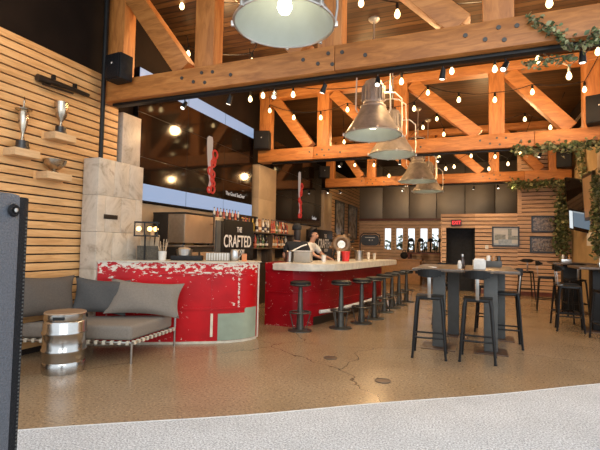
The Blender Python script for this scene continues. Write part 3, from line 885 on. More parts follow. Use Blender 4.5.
skin_panel(bar1_front, 2, 6, .2, .3, .92, .935, .008).done('trim_moulding', M['red'], t)
b = skin_panel(bar1_front, 4, 4, .08, .2, .09, .40, .009); b.done('bare_patch', M['label'], t)
seam = red_mat('chipped_seam', (.44, .004, .008), (.66, .6, .5), 9, .50, 16)
skin_panel(bar1_front, 5, 5, .62, .75, .47, 1.05, .004).done('chipped_seam', seam, t)
skin_panel(bar1_front, 4, 4, .1, .2, .43, 1.0, .003).done('chipped_seam', red_mat('lightly_chipped_seam', (.44, .004, .008), (.66, .6, .5), 9, .60, 18), t)
skin_panel(bar1_front, 3, 5, .1, .7, .94, .96, .004).done('chipped_seam', seam, t)
b = B(); b.tube([(-2.872, 5.64, .02), (-2.872, 5.64, 1.08)], .012, 8); b.done('edge_trim', M['stone'], t)

# ---------------------------------------------------------------- second bar
t = thing('bar_counter', 'long dark red bar with a pale concrete top and a row of stools', 'bar', (0, 0, 0))
f2 = [(-3.24, 6.62), (-2.74, 6.63), (-2.55, 6.82), (-2.44, 7.10), (-2.34, 7.7), (-2.20, 8.7), (-1.98, 10.25)]
b = B(); b.prism(f2+[(-2.55, 10.35), (-2.80, 8.7), (-2.95, 7.6), (-3.24, 7.25)], .0, .925)
b.done('body', M['red2'], t)
b = B(); b.prism([(-3.24, 6.60), (-3.06, 6.60), (-3.06, 7.2), (-3.24, 7.2)], .925, 1.045); b.done('end_post', M['red2'], t)
def arc(c, r, a0, a1, n=8): return [(c[0]+r*math.cos(R(a0+(a1-a0)*i/n)), c[1]+r*math.sin(R(a0+(a1-a0)*i/n))) for i in range(n+1)]
top2 = [(-3.05, 6.50), (-2.72, 6.50)]+arc((-2.66, 7.10), .60, -88, -8, 8)+[(-1.85, 8.8), (-1.64, 10.3), (-1.72, 10.42), (-2.55, 10.42), (-2.82, 8.7), (-2.98, 7.6), (-3.05, 7.3)]
b = B(); b.prism(top2, .93, 1.045)
bmesh.ops.bevel(b.bm, geom=[e for e in b.bm.edges if abs(e.verts[0].co.z-e.verts[1].co.z) < 1e-5], offset=.012, segments=2, affect='EDGES')
b.done('countertop', M['stone'], t)
b = B()
b.tube([(-2.36, 6.92, .24), (-2.22, 7.15, .24), (-2.10, 7.75, .24), (-1.98, 8.6, .24), (-1.76, 10.2, .24)], .032, 10)
b.done('foot_rail', M['white'], t)
for x_, y_ in ((-2.24, 7.14), (-2.04, 8.15), (-1.87, 9.4)):
    b = B(); b.tube([(x_, y_, .24), (x_-.25, y_+.04, .20)], .014, 8); b.done('rail_bracket', M['steel'], t)
for z_, i0, i1 in ((.55, 0, 5), (.34, 2, 5)):
    skin_panel(f2, i0, i1, .1, .9, z_, z_+.02, .010).done('trim_moulding', M['red2'], t)
skin_panel(f2, 2, 5, .5, .9, .0, .14, .005).done('kick_strip', M['trophy_base'], t)

# ---------------------------------------------------------------- swivel bar stools along the second bar
def make_bar_stool():
    t = thing('bar_stool', '', 'bar stool', (0, 0, 0), 0, 'pedestal stools along the red bar')
    B().lathe([(0, .70), (.13, .70), (.155, .715), (.165, .74), (.162, .765), (.13, .78), (0, .782)], n=28).done('seat', M['leather'], t)
    B().ring((0, 0, .722), .157, .012, 28, 6).done('seat_band', M['stoolgrey'], t)
    B().tube([(0, 0, .02), (0, 0, .30), (0, 0, .70)], [.062, .045, .030], 14).done('column', M['stoolgrey'], t)
    B().lathe([(0, 0), (.19, 0), (.19, .012), (.08, .03), (0, .03)], n=26).done('base', M['stoolgrey'], t)
    b = B(); b.ring((0, 0, .29), .165, .013, 28, 6)
    for k in range(3):
        a = 2*PI*k/3+.5
        b.tube([(.04*math.cos(a), .04*math.sin(a), .29), (.165*math.cos(a), .165*math.sin(a), .29)], .008, 6)
    fo = b.done('foot_ring', M['stoolgrey'], t)
    b = B()
    for k in range(4):
        a = 2*PI*k/4+.3
        b.tube([(.165*math.cos(a), .165*math.sin(a), .29), (.10*math.cos(a), .10*math.sin(a), .02)], .008, 6)
    b.done('ring_strut', M['stoolgrey'], fo)
    return t
bs = make_bar_stool()
stool_lab = ['black round bar stool alone in front of the red bar\'s short end',
             'black round bar stool at the rounded corner of the red bar',
             'third black round bar stool along the red bar from its short end',
             'fourth black round bar stool along the red bar from its short end',
             'fifth black round bar stool along the red bar from its short end',
             'sixth black round bar stool along the red bar from its short end',
             'seventh black round bar stool, just past the far corner of the red bar',
             'farthest black round bar stool, beyond the far end of the red bar']
for i, (x_, y_) in enumerate([(-2.52, 6.42), (-2.0, 6.93), (-1.80, 7.53), (-1.70, 8.12), (-1.68, 9.02), (-1.64, 9.7), (-1.58, 10.3), (-1.50, 10.95)]):
    o = bs if i == 0 else copy_tree(bs)
    o.location = (x_, y_, 0); o.rotation_euler = (0, 0, i*.7); o['label'] = stool_lab[i]

# ---------------------------------------------------------------- tall tables and low-back stools
def tall_table(name, label, loc, wx, wy, peds, pw, mat_top, mat_ped, h=1.075, grp=None, plate=.44):
    t = thing(name, label, 'table', loc, 0, grp)
    B().bx(-wx/2, wx/2, -wy/2, wy/2, h-.04, h, .01).done('tabletop', mat_top, t)
    for px, py in peds:
        B().bx(px-pw/2, px+pw/2, py-pw*.4, py+pw*.4, .015, h-.045, .006).done('pedestal', mat_ped, t)
        B().bx(px-plate/2, px+plate/2, py-plate/2, py+plate/2, 0, .014, .004).done('base_plate', M['baseplate'], t)
        B().bx(px-.14, px+.14, py-.2, py+.2, h-.046, h-.04).done('top_plate', M['black'], t)
    return t
tall_table('tall_table', 'left of the two tall tables side by side in the middle of the floor', (-.415, 6.72, 0), .64, 1.64, ((0., -.46), (.15, .5)), .165, M['table'], M['pedestal'], grp='tall tables in the middle')
tall_table('tall_table', 'right of the two tall tables side by side in the middle of the floor', (.23, 6.72, 0), .64, 1.64, ((0., -.46), (.15, .5)), .165, M['table'], M['pedestal'], grp='tall tables in the middle', plate=.4)
tall_table('tall_table', 'black topped tall table against the right wall, nearest the camera', (2.06, 8.75, 0), .86, .95, ((0., 0.),), .34, M['table'], M['black'], grp='tall tables by the right wall', plate=.6)
tall_table('tall_table', 'black topped tall table against the right wall, nearer the slatted back wall', (2.02, 11.05, 0), .80, .80, ((0., 0.),), .34, M['table'], M['black'], grp='tall tables by the right wall', plate=.6)

def make_stool():
    t = thing('low_back_stool', '', 'stool', (0, 0, 0), 0, 'black metal low-back stools')
    b = B(); b.bx(-.165, .165, -.165, .165, .735, .75, .012)
    b.bx(-.15, .15, -.15, .15, .71, .74, .01)
    b.done('seat', M['stool_metal'], t)
    for sx in (-1, 1):
        for sy in (-1, 1):
            b = B(); b.tube([(sx*.135, sy*.135, .735), (sx*.15, sy*.15, .66), (sx*.195, sy*.195, .0)], [.020, .019, .015], 8)
            lg = b.done('leg', M['stool_metal'], t)
            q = B(); q.lathe([(0, 0), (.017, 0), (.018, .02), (0, .02)], (sx*.195, sy*.195, 0), 8); q.done('foot_cap', M['blackmat'], lg)
    b = B(); e = .178
    for a, c in (((-e, -e), (e, -e)), ((e, -e), (e, e)), ((e, e), (-e, e)), ((-e, e), (-e, -e))):
        b.tube([(a[0], a[1], .25), (c[0], c[1], .25)], .011, 8)
    b.done('foot_rest', M['stool_metal'], t)
    b = B(); b.tube([(-.10, -.13, .71), (.0, 0, .70), (.10, .13, .71)], .008, 6); b.tube([(.10, -.13, .71), (0, 0, .70), (-.10, .13, .71)], .008, 6)
    b.done('under_brace', M['stool_metal'], t)
    b = B()
    b.box((0, -.176, .87), (.040, .010, .27), (R(5), 0, 0), .003)
    b.tube([(-.02, -.165, .745), (0, -.10, .757), (.02, -.165, .745)], .008, 6)
    b.done('back_bracket', M['sofaframe'], t)
    b = B()
    n = 10
    prev = None
    for i in range(n):
        a0, a1 = -1+2*i/n, -1+2*(i+1)/n
        x0_, x1_ = a0*.172, a1*.172
        y0_, y1_ = -.20+.10*a0*a0, -.20+.10*a1*a1
        b.prism([(x0_, y0_-.02), (x1_, y1_-.02), (x1_, y1_+.02), (x0_, y0_+.02)], .985+.035*max(abs(a0), abs(a1))**4, 1.085-.03*max(abs(a0), abs(a1))**4)
    b.done('backrest', M['leather'], t)
    return t
st = make_stool()
spots = [(-.49, 5.70, .04, 'low-back stool at the front of the left middle table, next to the open floor'),
         (.07, 5.74, -.05, 'low-back stool at the front of the right middle table'),
         (-.43, 7.82, PI+.1, 'low-back stool at the far end of the left middle table'),
         (.26, 7.82, PI-.1, 'low-back stool at the far end of the right middle table'),
         (.44, 6.74, PI/2, 'low-back stool tucked under the right side of the right middle table'),
         (1.40, 13.55, .1, 'lone low-back stool standing against the slatted back wall'),
         (1.55, 11.05, -PI/2-.1, 'low-back stool on the floor side of the far right table'),
         (2.0, 10.52, .1, 'low-back stool at the near edge of the far right table'),
         (1.57, 9.02, -PI/2+.15, 'low-back stool on the floor side of the near right table, at its back corner'),
         (1.53, 8.50, -PI/2-.1, 'low-back stool on the floor side of the near right table, at its front corner'),
         (1.92, 7.80, .15, 'low-back stool at the front of the near right table, cut by the picture edge')]
for i, (x_, y_, rz, lab) in enumerate(spots):
    o = st if i == 0 else copy_tree(st)
    o.location = (x_, y_, 0); o.rotation_euler = (0, 0, rz); o['label'] = lab

# things on the middle tables
def on_table(x_, y_): return (x_, y_, 1.0755)
t = thing('napkin_box', 'pale green-white napkin box on the right middle table', 'napkin box', on_table(-.01+.10, 6.12), .1)
b = B(); b.bx(-.075, .075, -.05, .05, 0, .125, .012); b.done('box', M['ceramic'], t)
b = B(); b.bx(-.06, .06, -.03, .03, .122, .14, .006); b.done('napkins', M['white'], t)
t = thing('salt_shaker', 'white salt shaker with a rounded top left of the napkin box', 'shaker', on_table(-.15, 6.15))
B().lathe([(0, 0), (.026, 0), (.028, .05), (.022, .075), (0, .075)], n=14).done('shaker_body', M['ceramic'], t)
B().lathe([(.022, .075), (.024, .08), (.018, .105), (0, .11)], n=14).done('shaker_lid', M['white'], t)
t = thing('sauce_bottle', 'dark sauce bottle with a grey cap beside the napkin box', 'bottle', on_table(-.12, 6.34))
B().lathe([(0, 0), (.028, 0), (.03, .02), (.03, .1), (.014, .14), (.013, .16), (0, .16)], n=14).done('bottle_body', BOT[4], t)
B().lathe([(0, .16), (.016, .16), (.016, .19), (0, .192)], n=12).done('cap', M['steel'], t)
t = thing('condiment_caddy', 'grey condiment caddy with jars at the back of the right middle table', 'caddy', on_table(.30, 7.05))
b = B(); b.bx(-.11, .11, -.06, .06, 0, .09, .006); b.done('caddy_box', M['pedestal'], t)
for k, x_ in enumerate((-.07, 0, .07)):
    b = B(); b.lathe([(0, .09), (.028, .09), (.028, .15), (.02, .17), (0, .17)], (x_, 0, 0), 12); b.done('jar', [M['ceramic'], BOT[0], M['trophy_base']][k], t)
t = thing('phone', 'small white phone lying on the left middle table', 'phone', on_table(-.50, 6.2), .4)
B().bx(-.036, .036, -.07, .07, 0, .009, .003).done('phone_body', M['white'], t)
for lx, ly, lab in ((1.93, 11.05, 'on the far right table'), (2.1, 8.75, 'on the near right table')):
    t = thing('condiment_caddy', 'small caddy of sauce jars '+lab, 'caddy', on_table(lx, ly))
    b = B(); b.bx(-.10, .10, -.06, .06, 0, .07, .006); b.done('caddy_box', M['steel'], t)
    for k, x_ in enumerate((-.06, 0, .06)):
        b = B(); b.lathe([(0, .07), (.024, .07), (.024, .14), (.012, .17), (0, .18)], (x_, 0, 0), 12); b.done('jar', [M['ceramic'], BOT[4], BOT[0]][k], t)

# ---------------------------------------------------------------- back bar equipment
t = thing('back_counter', 'dark cabinet carrying the oven behind the curved red bar', 'counter', (-4.5, 6.05, 0))
B().bx(-.34, .30, -.40, .42, .0, 1.28, .01).done('cabinet', M['oven_side'], t)
B().bx(-.35, .32, -.42, .44, 1.28, 1.315, .006).done('worktop', M['steel'], t)
for y_ in (-.2, .22):
    B().bx(.30, .315, y_-.18, y_+.18, .1, 1.2, .006).done('door', M['copper'], t)
t = thing('oven', 'coppery steel box oven behind the curved red bar', 'oven', (-4.50, 6.05, 1.316))
B().bx(-.31, .31, -.39, .40, .03, .49, .012).done('housing', M['copper'], t)
B().bx(-.32, .32, -.40, .41, .49, .52, .006).done('lid', M['oven_side'], t)
B().bx(-.31, -.02, -.40, -.388, .03, .49).done('dark_side_panel', M['oven_side'], t)
B().bx(.0, .30, -.40, -.388, .04, .48).done('steel_side_panel', M['steel'], t)
b = B(); b.tube([(.325, .28, .36), (.35, .28, .36), (.35, .37, .36), (.325, .37, .36)], .008, 6); b.done('handle', M['chrome'], t)
b = B()
for x_ in (-.26, .26):
    for y_ in (-.34, .35): b.tube([(x_, y_, 0), (x_, y_, .04)], .02, 8)
b.done('feet', M['black'], t)
t = thing('steel_cabinet', 'narrow upright grey steel cabinet between the oven and the sign', 'cabinet', (-4.42, 6.68, 0))
B().bx(-.22, .22, -.17, .14, 0, 1.82, .012).done('cabinet_body', M['steel'], t)
B().bx(.222, .236, -.14, .02, .1, 1.76, .004).done('door', M['pedestal'], t)
B().bx(.222, .236, .03, .13, .1, 1.76, .004).done('dark_door', M['black'], t)
def sign(y0, y1, z0, z1, label, big, small, k):
    t = thing('sign_board', label, 'sign', (-4.24, (y0+y1)/2, z0), 0, 'black lettered fridge fronts')
    hw = (y1-y0)/2
    B().bx(-.35, .04, -hw, hw, -z0, z1-z0, .008).done('cabinet_front', M['sign'], t)
    H_ = z1-z0
    text('THE', 'lettering', small, M['white'], (.043, -.03, H_*.77), FACE_X, t, 'CENTER', .002, 1.0, k)
    text('CRAFTED', 'lettering', big, M['white'], (.043, -.07, H_*.48), FACE_X, t, 'CENTER', .002, 1.02, k)
    text('ROOM', 'lettering', small*.85, M['white'], (.043, .04, H_*.24), FACE_X, t, 'CENTER', .002, 1.0, k)
    return t
sign(6.85, 7.98, 1.0, 1.80, 'nearer black THE CRAFTED sign board behind the curved bar', .32, .14, .76)
sign(12.05, 13.45, 1.0, 1.82, 'farther black THE CRAFTED sign board right of the white-shirted bartender', .38, .16, .76)

# bottle shelves
t = thing('bottle_shelf', 'two-tier bottle shelf on the wall behind the bar', 'shelf', (-4.60, 9.0, 0))
for z_ in (1.27, 1.63):
    B().bx(-.14, .14, -.98, 1.85, z_-.03, z_, .004).done('shelf_board', M['table'], t)
B().bx(-.29, -.15, -.98, 1.85, 1.0, 2.0).done('back_panel', M['oven_side'], t)
B().bx(-.14, .14, -.98, 1.85, .0, .92, .006).done('base_cabinet', M['trophy_base'], t)
for y_ in (-.98, .43, 1.82):
    B().bx(-.14, .14, y_, y_+.03, .92, 1.62, .003).done('shelf_support', M['table'], t)
LAB = [M['label'], BOT[2], BOT[4], BOT[3], M['label'], M['orange']]
def make_bottle(kind):
    t = thing('bottle', '', 'bottle', (0, 0, 0), 0, '')
    prof = [[(0, 0), (.036, 0), (.038, .01), (.038, .17), (.014, .22), (.014, .27), (0, .27)],
            [(0, 0), (.04, 0), (.042, .01), (.044, .14), (.036, .18), (.015, .20), (.015, .26), (0, .26)],
            [(0, 0), (.033, 0), (.034, .01), (.03, .12), (.036, .2), (.013, .25), (.013, .30), (0, .30)]][kind % 3]
    B().lathe(prof, n=12).done('bottle_glass', BOT[kind], t)
    b = B(); b.lathe([(.0395 if kind % 3 != 1 else .0455, .05), (.0395 if kind % 3 != 1 else .0455, (.11, .09, .13, .14, .10, .09)[kind])], n=12); b.done('bottle_label', LAB[kind], t)
    zt = prof[-1][1]
    B().lathe([(0, zt), (.016, zt), (.016, zt+.025), (0, zt+.026)], n=10).done('stopper', BOT[[5, 4, 4, 0, 3, 4][kind]], t)
    return t
src = [make_bottle(k) for k in range(6)]
used = [False]*6
def put_bottle(k, loc, lab, grp, sc=1):
    o = src[k] if not used[k] else copy_tree(src[k])
    used[k] = True
    o.location = loc; o['label'] = lab; o['group'] = grp
    o.scale = (sc,)*3
KN = ['amber', 'dark green', 'clear', 'yellow', 'near-black', 'red']
for row, z_, n in ((0, 1.271, 28), (1, 1.631, 28)):
    seq = [random.choice([0, 1, 2, 2, 4, 4, 5, 0]) for _ in range(n)]
    if row == 1:
        for j in (6, 7, 9): seq[j] = 3
    for i in range(n):
        k = seq[i]
        put_bottle(k, (-4.60+random.uniform(-.03, .05), (8.10+i*.09 if i < 15 else 9.52+(i-15)*.09), z_),
                   '%s liquor bottle with a pale label on the %s bar shelf' % (KN[k], ['lower', 'upper'][row]), '%s bottles on the %s bar shelf' % (KN[k], ['lower', 'upper'][row]))
for i in range(9):
    put_bottle(5 if i % 2 else 2, (-4.52, 6.98+i*.112, 1.801), '%s bottle lined up on top of the nearer sign board' % KN[5 if i % 2 else 2], '%s bottles on top of the sign board' % KN[5 if i % 2 else 2], .72)

# ---------------------------------------------------------------- things on the first bar
ZB = 1.096
t = thing('wicker_basket', 'brown wicker basket at the pillar end of the curved bar', 'basket', (-4.33, 5.03, ZB), .5)
b = B(); b.prism([(-.15, -.11), (.15, -.11), (.15, .11), (-.15, .11)], 0, .2)
b.done('basket_body', M['wicker'], t)
b = B()
for i, h in enumerate((.30, .26, .33, .27)): b.box((-.1+i*.065, .02*(i % 2), .1+h/2), (.055, .09, h-.02), (0, .05*i-.08, .2))
b.done('paper_bags', M['paper'], t)
t = thing('utensil_cup', 'white cup full of wooden cutlery on the curved bar', 'cup', (-4.06, 4.98, ZB))
B().lathe([(0, 0), (.05, 0), (.058, .13), (.052, .13), (.046, .01), (0, .01)], n=18).done('cup_body', M['ceramic'], t)
b = B()
for i in range(9):
    a = i*.7
    b.tube([(.02*math.cos(a), .02*math.sin(a), .02), (.07*math.cos(a), .07*math.sin(a), .24+.03*(i % 3))], .006, 5)
b.done('cutlery', M['paper'], t)
t = thing('serving_tray', 'black serving tray on the curved bar', 'tray', (-3.83, 5.26, ZB), .5)
b = B(); b.bx(-.23, .21, -.12, .12, 0.0, .07, .012); b.done('tray_body', M['blackmat'], t)
t = thing('saucepan', 'steel pan of food standing on the black tray', 'pan', (-3.88, 5.24, ZB+.071), .5)
B().lathe([(0, 0), (.105, 0), (.115, .09), (.108, .09), (.10, .01), (0, .01)], n=24).done('pan_body', M['steel'], t)
B().lathe([(0, .03), (.1, .03), (.09, .10), (.05, .115), (0, .12)], n=20).done('food', M['paper'], t)
t = thing('glass_dish', 'clear ribbed glass dish on the curved bar', 'dish', (-3.44, 5.45, ZB), .5)
b = B(); b.bx(-.17, .17, -.09, .09, 0, .12, .02); b.done('dish_body', M['tub'], t)
b = B()
for i in range(9): b.bx(-.16+i*.037, -.15+i*.037, -.096, -.088, .01, .115)
b.done('ribs', M['ceramic'], t)
t = thing('cocktail_shaker', 'dented steel shaker on the right end of the curved bar', 'shaker', (-3.21, 5.53, ZB))
B().lathe([(0, 0), (.06, 0), (.07, .03), (.072, .12), (.058, .16), (.062, .17), (0, .17)], n=22).done('shaker_body', M['steel'], t)
b = B(); b.tube([(.07, -.01, .05), (.12, -.02, .10), (.13, -.02, .14)], .008, 6); b.done('spout', M['steel'], t)
t = thing('card_box', 'small orange card box beside the steel shaker', 'box', (-3.08, 5.58, ZB), .4)
B().bx(-.035, .035, -.02, .02, 0, .11, .003).done('box_body', M['orange'], t)
t = thing('heat_lamp', 'black frame of warm bulbs on a post at the pillar end of the bar', 'heat lamp', (-4.28, 4.87, ZB), .55)
B().tube([(0, 0, 0), (0, 0, .36)], .012, 8).done('post', M['black'], t)
b = B()
for z_ in (.34, .53):
    b.box((.02, 0, z_), (.32, .16, .018))
for x_ in (-.13, .0, .17): b.box((x_, -.07, .435), (.016, .016, .19))
b.done('frame', M['black'], t)
for x_ in (-.09, .06, .14):
    b = B(); b.ball((x_, 0, .44), .035, 10); b.done('bulb', glow('heat_bulb_glow', (1, .55, .18), 5), t)

# things on the second bar
ZB2 = 1.046
def bucket(name, lab, x_, y_, r, h, mat, handle=True, cat='bucket'):
    t = thing(name, lab, cat, (x_, y_, ZB2))
    B().lathe([(0, 0), (r*.8, 0), (r, h), (r*.94, h), (r*.76, .01), (0, .01)], n=20).done('bucket_body', mat, t)
    B().ring((0, 0, h), r, .006, 20, 5).done('bucket_rim', M['steel'] if mat is not M['bucket_red'] else mat, t)
bucket('ice_bucket', 'steel ice bucket at the left end of the concrete counter', -3.02, 7.13, .085, .19, M['steel'])
t = thing('food_tub', 'clear plastic food tub in front of the black-clad bartender', 'tub', (-2.76, 7.13, ZB2), .1)
b = B(); b.bx(-.15, .15, -.10, .10, 0, .19, .015); b.done('tub_body', M['tub'], t)
b = B(); b.bx(-.155, .155, -.105, .105, .19, .205, .006); b.done('tub_lid', M['ceramic'], t)
bucket('tin', 'bright red tin on the concrete counter', -2.30, 8.25, .085, .19, M['bucket_red'], cat='tin')
bucket('steel_pot', 'large steel pot right of the red tin on the counter', -2.22, 9.0, .10, .21, M['steel'], cat='pot')
bucket('paper_cup', 'tall white cup left of the red tin on the counter', -2.40, 8.1, .035, .20, M['white'], cat='cup')
bucket('plastic_cup', 'small white cup standing by the leaning bartender', -2.52, 7.55, .045, .13, M['white'], cat='cup')
for i, (x_, y_, h_, k) in enumerate(((-2.12, 9.45, .17, 2), (-2.06, 9.8, .15, 2), (-2.1, 10.05, .16, 0))):
    t = thing('drinking_glass', ['tall pale tumbler nearest the steel pot', 'short pale tumbler in the middle of the three glasses', 'amber tumbler at the far end of the counter'][i], 'glass', (x_, y_, ZB2), 0, 'glasses near the far counter end')
    B().lathe([(0, 0), (.03, 0), (.038, h_), (.034, h_), (.027, .01), (0, .01)], n=16).done('tumbler', BOT[k], t)
    B().lathe([(0, .011), (.028, .011), (.033, h_*.7), (0, h_*.7)], n=14).done('drink', BOT[0], t)
# copper ring dispenser
t = thing('drinks_dispenser', 'round coppery drinks dispenser with black taps on the counter', 'dispenser', (-2.48, 8.55, ZB2), .35)
B().lathe([(0, 0), (.11, 0), (.10, .02), (.035, .05), (.03, .16), (0, .16)], n=20).done('stand', M['black'], t)
b = B(); b.ring((0, 0, .33), .14, .07, 30, 10, (R(90), 0, 0)); b.done('ring_body', M['oldbrass'], t)
b = B(); b.lathe([(0, -.03), (.08, -.03), (.08, .03), (0, .03)], (0, 0, 0), 20); b.done('hub', M['trophy'], t, (0, 0, .33), (R(90), 0, 0))
for k in range(7):
    a = R(-20+k*36)
    b = B(); b.tube([(math.cos(a)*.19, -.02, .33+math.sin(a)*.19), (math.cos(a)*.255, -.06, .33+math.sin(a)*.255)], [.025, .034], 8)
    b.done('tap_knob', M['black'] if k % 2 else M['oldbrass'], t)
b = B(); b.tube([(-.13, -.06, .22), (-.17, -.10, .08), (-.13, -.10, .01)], .02, 8); b.done('spout', M['black'], t)
# rounded black tap sign on a bent pipe
t = thing('tap_sign', 'rounded black sign on a bent pipe at the far end of the counter', 'sign', (-2.12, 9.6, ZB2), .12)
def rr(w_, h_, r_, n=6):
    P = []
    for cx, cy, a0 in ((w_/2-r_, h_/2-r_, 0), (-w_/2+r_, h_/2-r_, 90), (-w_/2+r_, -h_/2+r_, 180), (w_/2-r_, -h_/2+r_, 270)):
        P += arc((cx, cy), r_, a0, a0+90, n)
    return P
b = B(); b.prism(rr(.40, .24, .09), -.02, .02); b.done('sign_face', M['sign'], t, (0, 0, .44), (R(90), 0, 0))
b = B(); b.tube([(-.22, 0, 0), (-.22, 0, .52), (-.15, 0, .595), (.12, 0, .60), (.21, 0, .55), (.225, 0, .44), (.2, 0, .33)], .014, 8); b.done('pipe', M['black'], t)
b = B(); b.box((-.01, -.022, .44), (.03, .004, .03)); b.box((.05, -.022, .44), (.02, .004, .03)); b.box((0, -.022, .50), (.22, .004, .015)); b.done('emblem', M['panel'], t)

# ---------------------------------------------------------------- bartenders
def skin_mesh(name, V, E_, mat, parent, root=0, sub=1):
    me = bpy.data.meshes.new(name)
    me.from_pydata([v[0] for v in V], E_, [])
    o = bpy.data.objects.new(name, me)
    COL.objects.link(o)
    me.materials.append(mat)
    m_ = o.modifiers.new('skin', 'SKIN')
    m_.use_smooth_shade = True
    lay = me.skin_vertices[0] if me.skin_vertices else None
    if lay is None:
        bm_ = bmesh.new(); bm_.from_mesh(me); bm_.verts.layers.skin.verify(); bm_.to_mesh(me); bm_.free()
        lay = me.skin_vertices[0]
    for i, v in enumerate(V):
        r = v[1]
        lay.data[i].radius = (r, r) if not isinstance(r, tuple) else r
        lay.data[i].use_root = (i == root)
    s_ = o.modifiers.new('subd', 'SUBSURF'); s_.levels = sub; s_.render_levels = sub
    o.parent = parent
    return o
def person(label, loc, rz, bend, head_turn, arms, hair, shirt, white):
    """arms: for each side (elbow, wrist) in body coordinates; the body faces -y."""
    t = thing('person', label, 'person', loc, rz, 'bartenders behind the bar')
    V, E_ = [], []
    def v(p, r, link=None):
        V.append((Vector(p), r)); i = len(V)-1
        if link is not None: E_.append((link, i))
        return i
    def up_(h, f=0): # a point along the spine bent forward about the hips
        d = h-.95
        return Vector((0, -math.sin(bend)*d-f, .95+math.cos(bend)*d))
    pel = v((0, 0, .95), (.145, .115))
    sp = v(up_(1.15), (.13, .10), pel)
    chp = up_(1.36); ch = v(chp, (.155, .115), sp)
    nk0 = v(up_(1.48), (.065, .06), ch)
    hb = up_(1.57, .01)
    nk = v(hb, (.052, .055), nk0)
    hd = hb+Vector((math.sin(head_turn)*.02, -.025, .09))
    h1 = v(hd, (.078, .095), nk)
    h2 = v(hd+Vector((0, .008, .09)), (.072, .088), h1)
    fdir = Vector((math.sin(head_turn), -math.cos(head_turn), -.15)).normalized()
    v(hd+fdir*.115+Vector((0, 0, .0)), (.014, .014), h1)       # nose
    ends = []
    sl = {}
    for s in (-1, 1):
        shp = up_(1.43)+Vector((s*.18, 0, 0))
        sh = v(shp, (.062, .062), ch)
        el, wr = arms[0 if s < 0 else 1]
        e = v(el, (.042, .042), sh)
        wv = v(wr, (.027, .027), e)
        d = (Vector(wr)-Vector(el)).normalized()
        pm = v(Vector(wr)+d*.07, (.036, .02), wv)
        side = d.cross(Vector((0, 0, 1))).normalized()
        for k in range(4):
            q = Vector(wr)+d*.11+side*(k-1.5)*.019
            f1 = v(q, (.0095, .0095), pm)
            ln = (.05, .058, .055, .042)[k]
            v(q+d*ln*.8+Vector((0, 0, -.025)), (.0085, .0085), f1)
        th = v(Vector(wr)+d*.05-side*s*.04, (.011, .011), pm)
        v(Vector(wr)+d*.10-side*s*.055+Vector((0, 0, -.02)), (.0095, .0095), th)
        hp = v((s*.095, .0, .88), (.095, .095), pel)
        kn = v((s*.11, -.02, .49), (.06, .06), hp)
        an = v((s*.12, .01, .09), (.042, .042), kn)
        v((s*.13, -.14, .035), (.036, .03), an)
        sl[s] = (shp, Vector(el), Vector(wr))
    body = skin_mesh('body', V, E_, M['skin'], t, 0, 2)
    # clothing
    V2 = [(Vector((0, 0, .90)), (.155, .125)), (up_(1.15), (.142, .112)), (chp, (.166, .125)), (up_(1.475), (.085, .08))]
    E2 = [(0, 1), (1, 2), (2, 3)]
    for s in (-1, 1):
        shp, el, wr = sl[s]
        V2.append((shp, .082)); E2.append((2, len(V2)-1))
        V2.append((shp.lerp(el, .75), .064)); E2.append((len(V2)-2, len(V2)-1))
    skin_mesh('shirt', V2, E2, shirt, t, 0, 2)
    V3 = [(Vector((0, 0, .93)), (.16, .13))]; E3 = []
    for s in (-1, 1):
        V3 += [(Vector((s*.095, 0, .86)), .115), (Vector((s*.11, -.02, .49)), .08), (Vector((s*.12, .01, .10)), .065)]
        n_ = len(V3); E3 += [(0, n_-3), (n_-3, n_-2), (n_-2, n_-1)]
    skin_mesh('trousers', V3, E3, M['trouser'], t, 0, 2)
    for s in (-1, 1):
        b = B(); b.ball((s*.13, -.07, .045), .06, 10, (.85, 2.1, .75)); b.done('shoe', M['blackmat'], t)
    # hair / cap
    c = hd+Vector((0, .02, .075))
    b = B()
    b.ball(c+Vector((0, 0, .03)), .102, 14, (.93, 1.08, .95))
    for vv in list(b.bm.verts):
        q = vv.co-(c)
        if q.z < -.01+.9*max(0, fdir.dot(q))*1.0: pass
    bmesh.ops.bisect_plane(b.bm, geom=list(b.bm.verts)+list(b.bm.edges)+list(b.bm.faces), plane_co=c-fdir*.03+Vector((0, 0, -.01)), plane_no=(fdir*.75-Vector((0, 0, .75))), clear_outer=True)
    b.tube([hd-fdir*.055+Vector((0, 0, .05)), hd-fdir*.062+Vector((0, 0, -.02)), hd-fdir*.05+Vector((0, 0, -.15 if hair == 'cap' else -.04))], [.07, .076, .062], 12)
    b.done('hair', M['hair'], t)
    if hair == 'cap':
        b = B(); b.ball(c+Vector((0, 0, .035)), .110, 14, (.93, 1.08, .95))
        bmesh.ops.bisect_plane(b.bm, geom=list(b.bm.verts)+list(b.bm.edges)+list(b.bm.faces), plane_co=c+Vector((0, 0, .005)), plane_no=(0, 0, -1), clear_outer=True)
        b.box(c+fdir*.14+Vector((0, 0, .02)), (.14, .10, .012), (0, 0, math.atan2(fdir.x, -fdir.y)))
        b.done('cap', M['shirt_black'], t)
    side = fdir.cross(Vector((0, 0, 1))).normalized()
    for s in (-1, 1):
        b = B(); b.ball(hd+fdir*.086+side*s*.032+Vector((0, 0, .04)), .012, 8); b.done('eye', M['trophy_base'], t)
        b = B(); b.ball(hd-fdir*.0+side*s*.082+Vector((0, 0, .02)), .026, 8, (.4, .7, 1.1)); b.done('ear', M['skin'], t)
    b = B(); b.box(hd+fdir*.098+Vector((0, 0, -.045)), (.05, .012, .012), (0, 0, math.atan2(fdir.x, -fdir.y))); b.done('mouth', M['lip'], t)
